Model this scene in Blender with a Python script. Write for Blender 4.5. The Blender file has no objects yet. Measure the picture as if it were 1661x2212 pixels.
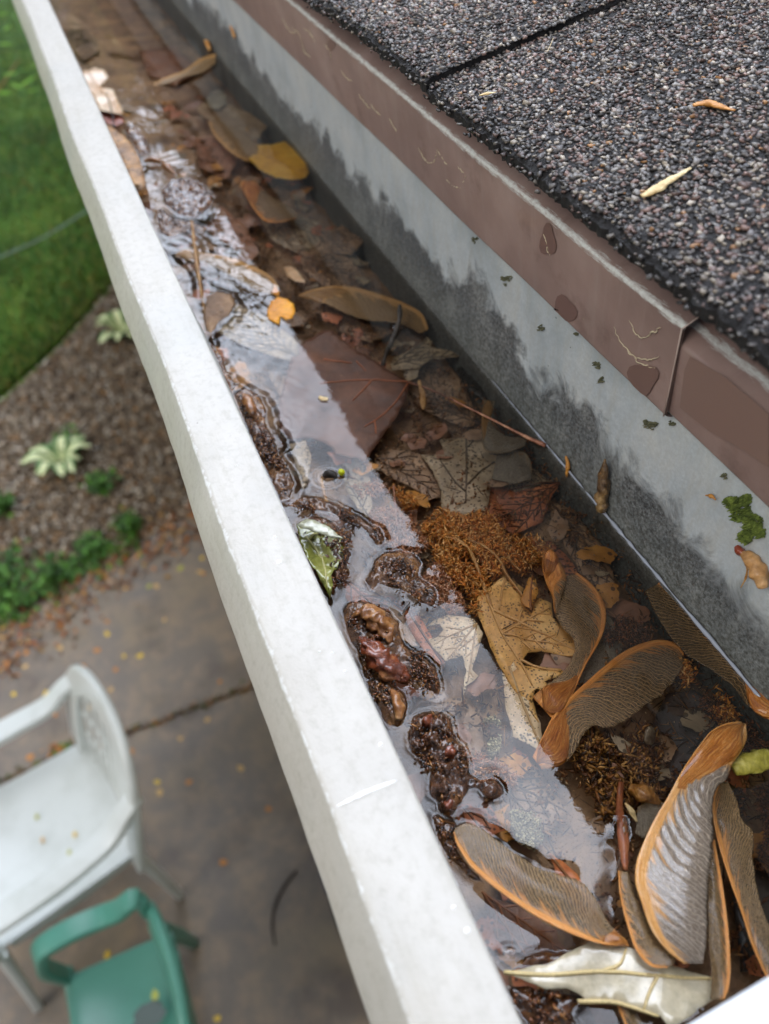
import bpy, bmesh, math, random
import numpy as np
from mathutils import Vector, Matrix, noise
from mathutils.geometry import delaunay_2d_cdt
random.seed(7); rng = np.random.default_rng(11)
S = bpy.context.scene; COL = S.collection; R = math.radians

# ------------------------------------------------------------------ camera
F = 1620.0; CX, CY, H = 830.5, 1106.0, 0.20      # metres; water surface is z = 0, x runs along the gutter, -y is the house
g = np.array([-1047., -1800., F]); g /= np.linalg.norm(g)
c = np.array([.9178, -.300, .2610]); c -= g*(c @ g); c /= np.linalg.norm(c)
n = np.cross(g, c)
cam_d = bpy.data.cameras.new('camera'); cam = bpy.data.objects.new('camera', cam_d); COL.objects.link(cam); S.camera = cam
right = Vector((g[0], -c[0], -n[0])); down = Vector((g[1], -c[1], -n[1])); fwd = Vector((g[2], -c[2], -n[2]))
m = Matrix((right, -down, -fwd)).transposed().to_4x4(); m.translation = (0, 0, H); cam.matrix_world = m
cam_d.sensor_fit = 'VERTICAL'; cam_d.sensor_height = 9.28; cam_d.sensor_width = 6.97
cam_d.lens = 9.28*F/2212.; cam_d.clip_start = .01; cam_d.clip_end = 400
cam_d.dof.use_dof = True; cam_d.dof.focus_distance = .228; cam_d.dof.aperture_fstop = cam_d.lens/2.35

# ------------------------------------------------------------------ sky, sun, exposure
SUN_EL, SUN_AZ = 40, 105
w = bpy.data.worlds.new('World'); S.world = w; w.use_nodes = True
nt = w.node_tree; N = nt.nodes; L = nt.links; bg = N['Background']
sky = N.new('ShaderNodeTexSky'); sky.sky_type = 'NISHITA'; sky.sun_disc = False
sky.sun_elevation = R(SUN_EL); sky.sun_rotation = R(90-SUN_AZ); sky.air_density = 1.6; sky.dust_density = 3
tc = N.new('ShaderNodeTexCoord'); ns = N.new('ShaderNodeTexNoise'); ns.inputs['Scale'].default_value = 3.2
ns.inputs['Detail'].default_value = 7; ns.inputs['Roughness'].default_value = .56
L.new(tc.outputs['Generated'], ns.inputs['Vector'])
rp = N.new('ShaderNodeValToRGB'); rp.color_ramp.elements[0].position = .28; rp.color_ramp.elements[1].position = .52
L.new(ns.outputs['Fac'], rp.inputs['Fac'])
# bright streak added to the clouds, shaped to lie where the water mirrors it
vd = N.new('ShaderNodeVectorMath'); vd.operation = 'DOT_PRODUCT'; vd.inputs[1].default_value = Vector((.55, -.30, .80)).normalized()
vn = N.new('ShaderNodeVectorMath'); vn.operation = 'NORMALIZE'; L.new(tc.outputs['Generated'], vn.inputs[0]); L.new(vn.outputs[0], vd.inputs[0])
mr = N.new('ShaderNodeMapRange'); mr.interpolation_type = 'SMOOTHSTEP'
for k, v in zip(('From Min', 'From Max', 'To Min', 'To Max'), (.74, .92, 0.0, 114.0)): mr.inputs[k].default_value = v
L.new(vd.outputs['Value'], mr.inputs['Value'])
vs_ = N.new('ShaderNodeVectorMath'); vs_.operation = 'DOT_PRODUCT'; vs_.inputs[1].default_value = (0, .961, .276); L.new(vn.outputs[0], vs_.inputs[0])
ab = N.new('ShaderNodeMath'); ab.operation = 'ABSOLUTE'; L.new(vs_.outputs['Value'], ab.inputs[0])
m2 = N.new('ShaderNodeMapRange'); m2.interpolation_type = 'SMOOTHSTEP'
for k, v in zip(('From Min', 'From Max', 'To Min', 'To Max'), (.12, .36, 1.0, .12)): m2.inputs[k].default_value = v
L.new(ab.outputs[0], m2.inputs['Value']); mm = N.new('ShaderNodeMath'); mm.operation = 'MULTIPLY_ADD'; L.new(mr.outputs[0], mm.inputs[0]); L.new(m2.outputs[0], mm.inputs[1]); mm.inputs[2].default_value = 4.5
cl = N.new('ShaderNodeVectorMath'); cl.operation = 'SCALE'; cl.inputs[0].default_value = (.88, .95, 1.10); L.new(mm.outputs[0], cl.inputs['Scale'])
sk2 = N.new('ShaderNodeVectorMath'); sk2.operation = 'SCALE'; sk2.inputs['Scale'].default_value = 1.6; L.new(sky.outputs[0], sk2.inputs[0])
mx = N.new('ShaderNodeMix'); mx.data_type = 'RGBA'; L.new(rp.outputs[0], mx.inputs[0]); L.new(sk2.outputs[0], mx.inputs[6]); L.new(cl.outputs[0], mx.inputs[7])
L.new(mx.outputs[2], bg.inputs['Color']); bg.inputs['Strength'].default_value = .085
sd = bpy.data.lights.new('sun', 'SUN'); sd.energy = 1.5; sd.angle = R(30); sd.color = (1, .96, .9)
so = bpy.data.objects.new('sun', sd); COL.objects.link(so)
dv = Vector((math.cos(R(SUN_EL))*math.cos(R(SUN_AZ)), math.cos(R(SUN_EL))*math.sin(R(SUN_AZ)), math.sin(R(SUN_EL))))
so.rotation_euler = dv.to_track_quat('Z', 'Y').to_euler(); so.location = (0, 3, 6)
S.view_settings.view_transform = 'Standard'; S.view_settings.look = 'None'; S.view_settings.gamma = 1
S.view_settings.exposure = 0.0
S.render.engine = 'CYCLES'; S.cycles.max_bounces = 8; S.cycles.transparent_max_bounces = 16

# ------------------------------------------------------------------ helpers
def ray(x, y):
    v = np.array([x-CX, y-CY, F]); return np.array([v @ g, -(v @ c), -(v @ n)])
def U(x, y, z=0.):                                   # where the sight line through a spot of the photo meets the level z
    r = ray(x, y); t = (z-H)/r[2]; return Vector((r[0]*t, r[1]*t, z))
def srgb(h):
    v = [int(h[i:i+2], 16)/255 for i in (0, 2, 4)]
    return tuple(x/12.92 if x <= .04045 else ((x+.055)/1.055)**2.4 for x in v) + (1,)
def tag(o, label=None, cat=None, group=None, kind=None):
    for k, v in (('label', label), ('category', cat), ('group', group), ('kind', kind)):
        if v: o[k] = v
    return o
def empty(name, loc, label, cat, group=None, rz=0):
    o = bpy.data.objects.new(name, None); o.empty_display_size = .01; o.location = loc; o.rotation_euler = (0, 0, rz)
    COL.objects.link(o); return tag(o, label, cat, group)
def mesh(name, verts, faces, mats, parent=None, smooth=True, loc=None, uv=None, midx=None):
    """one mesh object; verts in world space; loc = its origin (or the parent's)"""
    V = np.asarray(verts, float).reshape(-1, 3)
    if parent is not None and parent.type == 'EMPTY': off = np.array(parent.location); V = V-off
    elif loc is not None: V = V-np.array(loc)
    me = bpy.data.meshes.new(name); me.from_pydata(V.tolist(), [], [tuple(f) for f in faces])
    for mt in (mats if isinstance(mats, (list, tuple)) else [mats]): me.materials.append(mt)
    if smooth: me.shade_smooth()
    if midx is not None: me.polygons.foreach_set('material_index', np.asarray(midx, np.int32))
    if uv is not None:
        ul = me.uv_layers.new(name='UVMap'); li = np.empty(len(me.loops), np.int32); me.loops.foreach_get('vertex_index', li)
        ul.data.foreach_set('uv', np.asarray(uv, np.float32)[li].ravel())
    o = bpy.data.objects.new(name, me); COL.objects.link(o)
    if loc is not None and (parent is None): o.location = loc
    if parent is not None: o.parent = parent
    return o
def fastmesh(name, V, Fc, mats, parent=None, col=None, smooth=False, midx=None):
    """numpy triangle/quad mesh with an optional colour per vertex"""
    V = np.asarray(V, np.float32)
    if parent is not None and parent.type == 'EMPTY': V = V-np.array(parent.location, np.float32)
    Fc = np.asarray(Fc, np.int32); k = Fc.shape[1]
    me = bpy.data.meshes.new(name); me.vertices.add(len(V)); me.vertices.foreach_set('co', V.ravel())
    me.loops.add(Fc.size); me.loops.foreach_set('vertex_index', Fc.ravel())
    me.polygons.add(len(Fc)); me.polygons.foreach_set('loop_start', np.arange(0, Fc.size, k, dtype=np.int32))
    me.polygons.foreach_set('loop_total', np.full(len(Fc), k, np.int32))
    for mt in (mats if isinstance(mats, (list, tuple)) else [mats]): me.materials.append(mt)
    if midx is not None: me.polygons.foreach_set('material_index', np.asarray(midx, np.int32))
    me.update(calc_edges=True); me.validate()
    if smooth: me.shade_smooth()
    if col is not None:
        ca = me.color_attributes.new('tint', 'FLOAT_COLOR', 'POINT')
        ca.data.foreach_set('color', np.asarray(col, np.float32).ravel())
    o = bpy.data.objects.new(name, me); COL.objects.link(o)
    if parent is not None: o.parent = parent
    return o
class MB:
    def __init__(s): s.v = []; s.f = []; s.m = []; s.uv = []
    def add(s, v, f, mi=0, uv=None):
        b = len(s.v); s.v += [tuple(p) for p in v]; s.f += [tuple(i+b for i in q) for q in f]; s.m += [mi]*len(f)
        s.uv += list(uv) if uv is not None else [(0, 0)]*len(v)
    def build(s, name, mats, parent=None, smooth=True, loc=None): return mesh(name, s.v, s.f, mats, parent, smooth, loc, s.uv, s.m)
def nz(x, y, sc, seed=0, z=0.): return noise.fractal(Vector((x*sc+seed*7.3, y*sc-seed*3.1, z*sc+seed)), .9, 2.1, 4)
def npn(x, y, sc, seed):                             # smooth pseudo noise for arrays
    r = np.random.default_rng(seed); o = np.zeros_like(x)
    for k in range(9):
        a = r.uniform(0, 6.28); f = sc*r.uniform(.5, 1.9)
        o += np.sin((x*np.cos(a)+y*np.sin(a))*f+r.uniform(0, 6.28)+.8*np.sin((x*np.sin(a)-y*np.cos(a))*f*.7+k))/(3+.3*k)
    return o
def smooth_path(pts, nn):
    P = np.array([list(p) for p in pts], float)
    if len(P) == 2: return P[0]+(P[1]-P[0])*np.linspace(0, 1, nn)[:, None]
    d = np.r_[0, np.cumsum(np.linalg.norm(np.diff(P, axis=0), axis=1))]; t = np.linspace(0, d[-1], nn)
    T = np.gradient(P, d, axis=0); out = []
    for tt in t:
        i = min(max(np.searchsorted(d, tt)-1, 0), len(P)-2); h = d[i+1]-d[i]; s = (tt-d[i])/h
        out.append((2*s**3-3*s*s+1)*P[i]+(s**3-2*s*s+s)*h*T[i]+(-2*s**3+3*s*s)*P[i+1]+(s**3-s*s)*h*T[i+1])
    return np.array(out)
def tube(mb, pts, rad, seg=8, nn=None, flat=1., bump=0., bs=400., seed=0, mi=0, ridges=0, rough=0.):
    """swept round body; rad = radius or list of radii along it; flat squeezes it in z"""
    P = smooth_path(pts, nn or max(2, len(pts)*4)); k = len(P)
    rr = np.interp(np.linspace(0, 1, k), np.linspace(0, 1, len(rad)), rad) if hasattr(rad, '__len__') else np.full(k, rad)
    T = np.gradient(P, axis=0); T /= np.linalg.norm(T, axis=1)[:, None]+1e-12
    up = np.array([0, 0, 1.]) if abs(T[0][2]) < .9 else np.array([0, 1., 0])
    V = []; Q = []; UV = []
    for i in range(k):
        s = np.cross(T[i], up); s /= np.linalg.norm(s)+1e-12; q = np.cross(s, T[i])
        for j in range(seg):
            a = 2*math.pi*j/seg; r_ = rr[i]*(1+ridges*.5*math.cos(a*6))
            if bump: p0 = P[i]+r_*(math.cos(a)*s+math.sin(a)*q); r_ *= 1+bump*noise.noise(Vector(p0*bs)+Vector((seed, seed, 0)))
            V.append(P[i]+r_*(math.cos(a)*s+math.sin(a)*q*flat)); UV.append((i/(k-1), j/seg))
    for i in range(k-1):
        for j in range(seg):
            a, b = i*seg+j, i*seg+(j+1) % seg; Q.append((a, b, b+seg, a+seg))
    Q.append(tuple(range(seg))[::-1]); Q.append(tuple(range((k-1)*seg, k*seg)))
    mb.add(V, Q, mi, UV)
def strip(mb, pts, wid, thick, up=(0, 0, 1), nn=None, mi=0):
    """flat bar with softened edges swept along a path"""
    P = smooth_path(pts, nn or max(2, len(pts)*5)); k = len(P)
    W = np.interp(np.linspace(0, 1, k), np.linspace(0, 1, len(wid)), wid) if hasattr(wid, '__len__') else np.full(k, wid)
    T = np.gradient(P, axis=0); T /= np.linalg.norm(T, axis=1)[:, None]; up = np.array(up, float); V = []; Q = []
    sh = [(-1, -.5), (-.85, -1), (.85, -1), (1, -.5), (1, .5), (.85, 1), (-.85, 1), (-1, .5)]
    for i in range(k):
        s = np.cross(T[i], up); s /= np.linalg.norm(s)+1e-9; q = np.cross(s, T[i])
        for a, b in sh: V.append(P[i]+s*a*W[i]/2+q*b*thick/2)
    for i in range(k-1):
        for j in range(8):
            a, b = i*8+j, i*8+(j+1) % 8; Q.append((a, b, b+8, a+8))
    Q.append(tuple(range(8))[::-1]); Q.append(tuple(range((k-1)*8, k*8))); mb.add(V, Q, mi)
def box(mb, lo, hi, mi=0):
    x0, y0, z0 = lo; x1, y1, z1 = hi
    v = [(x, y, z) for x in (x0, x1) for y in (y0, y1) for z in (z0, z1)]
    mb.add(v, [(0, 1, 3, 2), (4, 6, 7, 5), (0, 4, 5, 1), (2, 3, 7, 6), (0, 2, 6, 4), (1, 5, 7, 3)], mi)
def extrude_x(mb, prof, xs, warp=None, mi=0, closed=False):
    """profile of (y, z) swept along x; UV = (x, distance along the profile)"""
    pr = np.array(prof, float); k = len(pr); d = np.r_[0, np.cumsum(np.linalg.norm(np.diff(pr, axis=0), axis=1))]
    V = []; UV = []; Q = []
    for x in xs:
        for j, (y, z) in enumerate(pr):
            p = [x, y, z]
            if warp: p = warp(x, y, z, j)
            V.append(p); UV.append((x, d[j]))
    for i in range(len(xs)-1):
        for j in range(k if closed else k-1):
            a, b = i*k+j, i*k+(j+1) % k; Q.append((a, b, b+k, a+k))
    mb.add(V, Q, mi, UV)
def fillet(pts, r=.001, k=4):
    """round the corners of a 2D polyline"""
    P = [np.array(p, float) for p in pts]; out = [P[0]]
    for i in range(1, len(P)-1):
        a = P[i]+(P[i-1]-P[i])/np.linalg.norm(P[i-1]-P[i])*r; b = P[i]+(P[i+1]-P[i])/np.linalg.norm(P[i+1]-P[i])*r
        for t in np.linspace(0, 1, k): out.append((1-t)**2*a+2*t*(1-t)*P[i]+t*t*b)
    out.append(P[-1]); return out

# ------------------------------------------------------------------ materials
class NT:
    def __init__(s, name):
        s.m = bpy.data.materials.new(name); s.m.use_nodes = True; s.t = s.m.node_tree; s.N = s.t.nodes; s.L = s.t.links
        s.b = s.N['Principled BSDF']; s.out = s.N['Material Output']
    def n(s, ty, **kw):
        o = s.N.new('ShaderNode'+ty)
        for k, v in kw.items():
            if k in o.inputs: o.inputs[k].default_value = v
            else: setattr(o, k, v)
        return o
    def l(s, a, b): s.L.new(a, b)
    def coord(s, scale=(1, 1, 1), kind='Object'):
        t = s.n('TexCoord'); mp = s.n('Mapping'); mp.inputs['Scale'].default_value = scale; s.l(t.outputs[kind], mp.inputs[0]); return mp.outputs[0]
    def noise(s, vec, scale, detail=5, rough=.55, dist=0.):
        o = s.n('TexNoise', Scale=scale, Detail=detail, Roughness=rough, Distortion=dist); s.l(vec, o.inputs['Vector']); return o.outputs['Fac']
    def voro(s, vec, scale, feat='F1', out='Distance'):
        o = s.n('TexVoronoi', Scale=scale); o.feature = feat; s.l(vec, o.inputs['Vector']); return o.outputs[out]
    def ramp(s, fac, stops):
        r = s.n('ValToRGB'); e = r.color_ramp.elements
        while len(e) < len(stops): e.new(.5)
        for i, (p, cc) in enumerate(stops):
            e[i].position = p; e[i].color = srgb(cc) if isinstance(cc, str) else ((cc,)*3+(1,) if not hasattr(cc, '__len__') else cc)
        s.l(fac, r.inputs['Fac']); return r.outputs[0]
    def mix(s, f, a, b, mode='MIX'):
        o = s.n('Mix', data_type='RGBA', blend_type=mode)
        for i, v in ((0, f), (6, a), (7, b)):
            if isinstance(v, str): o.inputs[i].default_value = srgb(v)
            elif isinstance(v, (int, float)): o.inputs[i].default_value = v if i == 0 else (v, v, v, 1)
            else: s.l(v, o.inputs[i])
        return o.outputs[2]
    def math(s, op, a, b=0., c_=None, clamp=False):
        o = s.n('Math', operation=op, use_clamp=clamp)
        for i, v in enumerate((a, b, c_)):
            if v is None: continue
            if isinstance(v, (int, float)): o.inputs[i].default_value = v
            else: s.l(v, o.inputs[i])
        return o.outputs[0]
    def sep(s, v, ty='SeparateXYZ'): o = s.n(ty); s.l(v, o.inputs[0]); return o.outputs
    def comb(s, x, y, z=0.):
        o = s.n('CombineXYZ')
        for i, v in enumerate((x, y, z)):
            if isinstance(v, (int, float)): o.inputs[i].default_value = v
            else: s.l(v, o.inputs[i])
        return o.outputs[0]
    def bump(s, h, strength=.4, dist=.001, prev=None):
        o = s.n('Bump', Strength=strength, Distance=dist); s.l(h, o.inputs['Height'])
        if prev is not None: s.l(prev, o.inputs['Normal'])
        return o.outputs[0]
    def done(s, color=None, rough=.5, normal=None, coat=0., spec=.5, metal=0., coat_rough=.06):
        if color is not None:
            if isinstance(color, str): s.b.inputs['Base Color'].default_value = srgb(color)
            else: s.l(color, s.b.inputs['Base Color'])
        if isinstance(rough, (int, float)): s.b.inputs['Roughness'].default_value = rough
        else: s.l(rough, s.b.inputs['Roughness'])
        if normal is not None: s.l(normal, s.b.inputs['Normal'])
        s.b.inputs['Coat Weight'].default_value = coat; s.b.inputs['Coat Roughness'].default_value = coat_rough
        s.b.inputs['Specular IOR Level'].default_value = spec; s.b.inputs['Metallic'].default_value = metal
        return s.m
def mottled(name, cols, scale, rough=.5, bump=.3, bdist=.0005, fine=None, coat=0., dots=None, spec=.5, coat_rough=.06):
    """colour drifting between cols over object-space noise, finer grain, relief, optional dark dots"""
    t = NT(name); v = t.coord(); k = len(cols)
    f1 = t.noise(v, scale, 6, .62, .4); col = t.ramp(f1, [(.3+.42*i/(k-1), cc) for i, cc in enumerate(cols)])
    f2 = t.noise(v, fine or scale*7, 6, .7)
    col = t.mix(.55, col, t.ramp(f2, [(.28, .35), (.72, 1.)]), 'MULTIPLY'); col = t.mix(.35, col, col, 'ADD')
    if dots:
        d = t.voro(v, dots); dn = t.noise(v, dots*.13, 3)
        mk = t.math('LESS_THAN', d, t.math('MULTIPLY', t.math('SUBTRACT', dn, .25), 1.1)); col = t.mix(t.math('MULTIPLY', mk, .75), col, '2a1a10')
    nm = t.bump(t.math('ADD', f1, t.math('MULTIPLY', f2, .6)), bump, bdist)
    return t.done(col, rough, nm, coat, spec, coat_rough=coat_rough)
def gain(h, k):
    return ''.join('%02x' % min(255, int(int(h[i:i+2], 16)*k)) for i in (0, 2, 4))
def leafmat(name, cols, vein, dots=None, scale=55., coat=0., rough=.5, trans=.12):
    a = mottled(name, cols, scale, rough, .5, .0006, scale*9, coat, dots)
    b = mottled(name+'_vein', [vein, vein], 200, .45, .2, .0003); return [a, b]
def wingmat(name, membrane, vein, rib, freq=46., k=.34, alpha=.9, coat=.0, rough=.45, ribw=.17, bmp=.35):
    """papery winged-seed membrane: veins leave the thick edge and bend out to the thin one"""
    t = NT(name); uv = t.n('UVMap'); s_ = t.sep(uv.outputs[0]); u, v = s_[0], s_[1]; ob = t.coord()
    wob = t.noise(ob, 260, 3, .5)
    ph = t.math('SUBTRACT', u, t.math('MULTIPLY', t.math('POWER', v, .55), k))
    def lines(fr, amp, sh):
        a = t.math('ADD', t.math('MULTIPLY', ph, fr), t.math('MULTIPLY', wob, amp)); a = t.math('ADD', a, sh)
        return t.math('POWER', t.math('ABSOLUTE', t.math('SINE', t.math('MULTIPLY', a, 3.14159))), 1.)
    l1 = t.math('SUBTRACT', 1., t.math('MULTIPLY', lines(freq, 2.4, 0), 3.0), clamp=True)
    l2 = t.math('MULTIPLY', t.math('SUBTRACT', 1., t.math('MULTIPLY', lines(freq*1.9, 3.2, .3), 2.6), clamp=True), t.math('MULTIPLY', v, .8))
    net = t.math('MULTIPLY', t.math('SUBTRACT', 1., t.math('MULTIPLY', t.voro(ob, 700, 'DISTANCE_TO_EDGE'), 9.), clamp=True), .28)
    vn_ = t.math('MAXIMUM', t.math('MAXIMUM', l1, l2), net)
    big = t.noise(ob, 60, 4, .6); mem = t.mix(big, membrane, t.mix(.22, membrane, vein)); grain = t.noise(ob, 1500, 4, .7)
    col = t.mix(t.math('MULTIPLY', vn_, t.math('ADD', .75, t.math('MULTIPLY', big, .6)), clamp=True), mem, vein)
    fr = t.noise(t.comb(t.math('MULTIPLY', ph, freq*.7), t.math('MULTIPLY', v, 1.5)), 1., 3, .6)
    edge = t.math('SUBTRACT', t.math('ADD', ribw, t.math('MULTIPLY', t.math('SUBTRACT', fr, .44), 1.5)), v)
    rm = t.math('MULTIPLY', edge, 9., clamp=True); hard = t.math('MULTIPLY', t.math('SUBTRACT', ribw, v), 25., clamp=True)
    rm = t.math('MAXIMUM', hard, t.math('MULTIPLY', rm, .75))
    ribn = t.noise(t.comb(t.math('MULTIPLY', u, 10.), t.math('MULTIPLY', v, 90.)), 1., 4, .65)
    ribc = t.ramp(ribn, [(.3, rib[0]), (.5, rib[1]), (.7, rib[2])])
    col = t.mix(rm, col, ribc); col = t.mix(.3, col, t.ramp(grain, [(.3, .5), (.65, 1.)]), 'MULTIPLY')
    nm = t.bump(t.math('ADD', vn_, t.math('MULTIPLY', ribn, rm)), bmp, .0005)
    mt = t.done(col, rough, nm, coat, .5)
    t.b.inputs['Transmission Weight'].default_value = 0.
    if alpha < 1: t.l(t.math('MAXIMUM', t.math('MAXIMUM', rm, t.math('MULTIPLY', vn_, 1.)), alpha), t.b.inputs['Alpha'])
    return mt
def seedmat(name, cols, coat=.3):
    t = NT(name); uv = t.n('UVMap'); s_ = t.sep(uv.outputs[0]); ob = t.coord(); wob = t.noise(ob, 180, 3)
    f = t.noise(t.comb(t.math('MULTIPLY', s_[0], 3.), t.math('ADD', t.math('MULTIPLY', s_[1], 16.), t.math('MULTIPLY', wob, 2.5))), 1., 4, .7)
    col = t.ramp(f, [(.3, cols[0]), (.5, cols[1]), (.68, cols[2])]); gr = t.noise(ob, 1300, 4, .7)
    col = t.mix(.45, col, t.ramp(gr, [(.3, .4), (.65, 1.)]), 'MULTIPLY')
    return t.done(col, .38, t.bump(f, .9, .0008), coat)

M = {}
# white painted aluminium lip: uv = (x, distance over the profile)
def lipmat():
    t = NT('white_paint'); v = t.coord(); uv = t.n('UVMap'); s_ = t.sep(uv.outputs[0])
    f = t.noise(v, 900, 4, .6); f2 = t.noise(v, 45, 5, .6); f3 = t.noise(v, 320, 4, .7)
    col = t.mix(f2, 'b6b1a8', 'c1bcb2'); col = t.mix(t.ramp(f3, [(.5, 0.), (.72, .4)]), col, '9c988b')
    far = t.noise(v, 14, 4, .6); col = t.mix(t.ramp(far, [(.48, 0.), (.7, .3)]), col, 'a6abaa')
    grime = t.noise(t.comb(t.math('MULTIPLY', s_[0], 20.), t.math('MULTIPLY', s_[1], 160.)), 1., 5, .7); col = t.mix(t.ramp(grime, [(.5, 0.), (.72, .35)]), col, 'a39c8a')
    gr2 = t.noise(v, 120, 5, .7); col = t.mix(t.ramp(gr2, [(.6, 0.), (.78, .3)]), col, '8f897a')
    # bright burnished bends with chalky chips
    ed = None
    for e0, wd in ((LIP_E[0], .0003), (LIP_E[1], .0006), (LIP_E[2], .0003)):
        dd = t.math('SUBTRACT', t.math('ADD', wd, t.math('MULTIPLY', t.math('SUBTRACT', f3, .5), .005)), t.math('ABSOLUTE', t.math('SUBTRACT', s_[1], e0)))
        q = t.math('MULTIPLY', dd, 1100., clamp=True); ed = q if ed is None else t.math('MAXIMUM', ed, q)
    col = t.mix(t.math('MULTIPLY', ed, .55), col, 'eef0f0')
    sp = t.voro(v, 130); sn = t.noise(v, 40, 2)
    dk = t.math('LESS_THAN', sp, t.math('MULTIPLY', t.math('SUBTRACT', sn, .56), .55)); col = t.mix(t.math('MULTIPLY', dk, .6), col, '6f675a')
    return t.done(col, t.ramp(f3, [(.3, .36), (.7, .6)]), t.bump(f, .3, .0003, t.bump(f2, .25, .002)), .12)
# grey gutter wall: weathered metal, dark water staining that climbs in ragged tongues, lichen dots
def wallmat():
    t = NT('weathered_aluminium'); v = t.coord(); s_ = t.sep(v); z = s_[2]
    z = t.math('SUBTRACT', z, .035); tongue = t.noise(t.comb(t.math('MULTIPLY', s_[0], 55.), 0, t.math('MULTIPLY', z, 14.)), 1., 4, .6)
    low = t.noise(t.comb(t.math('MULTIPLY', s_[0], 14.), 0, t.math('MULTIPLY', z, 14.)), 1., 3, .5)
    fine = t.noise(v, 900, 5, .75); sc = t.noise(t.comb(t.math('MULTIPLY', s_[0], 260.), 0, t.math('MULTIPLY', z, 60.)), 1., 5, .7)
    hgt = t.math('ADD', .004, t.math('ADD', t.math('MULTIPLY', tongue, .026), t.math('MULTIPLY', low, .028)))
    near = t.math('SUBTRACT', 1., t.math('MULTIPLY', s_[0], 4.), clamp=True)
    far = t.math('ADD', t.math('SUBTRACT', hgt, z), t.math('ADD', t.math('MULTIPLY', t.math('SUBTRACT', t.noise(v, 70, 6, .7, .8), .5), .045), t.math('MULTIPLY', t.math('SUBTRACT', fine, .5), .012)))
    st = t.math('MULTIPLY', far, t.math('SUBTRACT', 130., t.math('MULTIPLY', near, 85.)), clamp=True)
    base = t.ramp(t.noise(v, 30, 5, .6), [(.3, 'a3adb1'), (.5, 'bcc4c7'), (.7, 'cbcfcd')])
    base = t.mix(t.ramp(fine, [(.4, .25), (.7, 0.)]), base, '6c7478')
    tan = t.math('MULTIPLY', t.math('SUBTRACT', 1., t.math('ABSOLUTE', t.math('SUBTRACT', st, .25)), clamp=True), t.ramp(sc, [(.45, 0.), (.7, .35)]))
    blot = t.noise(v, 55, 5, .65, .6); dark = t.ramp(t.math('ADD', t.math('MULTIPLY', sc, .4), t.math('MULTIPLY', blot, .6)), [(.38, '151413'), (.5, '34322f'), (.64, '6e6f6b')]); dark = t.mix(t.ramp(fine, [(.4, .4), (.62, 0.)]), dark, '0f0f0f')
    gm = t.math('MULTIPLY', t.math('SUBTRACT', .020, z), 60., clamp=True)
    dark = t.mix(t.math('MULTIPLY', gm, .35), dark, '4b4a36')
    col = t.mix(tan, base, 'a89f88'); stn = t.math('MULTIPLY', st, t.ramp(fine, [(.3, 1.), (.75, .55)])); col = t.mix(stn, col, dark)
    sp = t.voro(v, 210); sn = t.noise(v, 25, 2)
    dk = t.math('LESS_THAN', sp, t.math('MULTIPLY', t.math('SUBTRACT', sn, .48), .5)); col = t.mix(t.math('MULTIPLY', dk, .75), col, '3c4032')
    return t.done(col, t.ramp(fine, [(.3, .42), (.7, .7)]), t.bump(fine, .25, .0004, t.bump(t.noise(v, 22, 3), .2, .004)), 0., .5)
def dripmat():
    t = NT('brown_enamel'); v = t.coord(); uv = t.n('UVMap'); s_ = t.sep(uv.outputs[0])
    f = t.noise(v, 700, 5, .7); f2 = t.noise(v, 24, 5, .6)
    col = t.ramp(f2, [(.3, '86706a'), (.55, '9a827b'), (.75, 'a8918a')])
    col = t.mix(t.ramp(f, [(.55, 0.), (.8, .35)]), col, '8f7d74')
    worn = t.noise(t.comb(t.math('MULTIPLY', s_[0], 160.), t.math('MULTIPLY', s_[1], 900.)), 1., 6, .75)
    dd = t.math('SUBTRACT', t.math('ADD', .0015, t.math('MULTIPLY', t.math('SUBTRACT', worn, .5), .006)), t.math('ABSOLUTE', t.math('SUBTRACT', s_[1], DRIP_E)))
    e = t.math('MULTIPLY', dd, 900., clamp=True); run = t.noise(t.comb(t.math('MULTIPLY', s_[0], 120.), t.math('MULTIPLY', s_[1], 12.)), 1., 5, .7); col = t.mix(t.ramp(run, [(.52, 0.), (.75, .4)]), col, 'a99a92'); col = t.mix(t.ramp(t.noise(v, 60, 5, .7), [(.55, 0.), (.75, .45)]), col, '5a423b')
    col = t.mix(t.math('MULTIPLY', e, t.ramp(f, [(.3, .5), (.6, .95)])), col, 'dcdedb')
    sp = t.voro(v, 160); sn = t.noise(v, 60, 2)
    dk = t.math('LESS_THAN', sp, t.math('MULTIPLY', t.math('SUBTRACT', sn, .5), .4)); col = t.mix(t.math('MULTIPLY', dk, .5), col, 'a79a80')
    return t.done(col, .42, t.bump(f, .12, .0003, t.bump(f2, .2, .002)), .15)
M['asphalt'] = mottled('asphalt_mat', ['131213', '211f20', '323030'], 500, .75, .9, .001, 2500)
def granmat():
    t = NT('roof_granules'); a = t.n('VertexColor', layer_name='tint'); v = t.coord()
    f = t.noise(v, 2600, 4, .7); col = t.mix(.5, a.outputs[0], t.ramp(f, [(.3, .45), (.7, 1.2)]), 'MULTIPLY')
    return t.done(col, .4, t.bump(f, .6, .0003), 0.15, .6)
M['granule'] = granmat()
def tintmat(name, rough=.6, coat=0., bump=.3, sc=1200.):
    t = NT(name); a = t.n('VertexColor', layer_name='tint'); v = t.coord(); f = t.noise(v, sc, 4, .7)
    col = t.mix(.5, a.outputs[0], t.ramp(f, [(.3, .5), (.7, 1.1)]), 'MULTIPLY'); return t.done(col, rough, t.bump(f, bump, .0005), coat)
M['litter'] = tintmat('litter_tint', .55)
M['sludge'] = mottled('sludge_mat', ['5a4434', '8c6c4e', 'b08a60'], 38, .6, .9, .0016, 420)
M['wet'] = mottled('wet_debris', ['33200f', '694220', 'a4713a'], 130, .22, .9, .0016, 900, .8)
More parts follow.
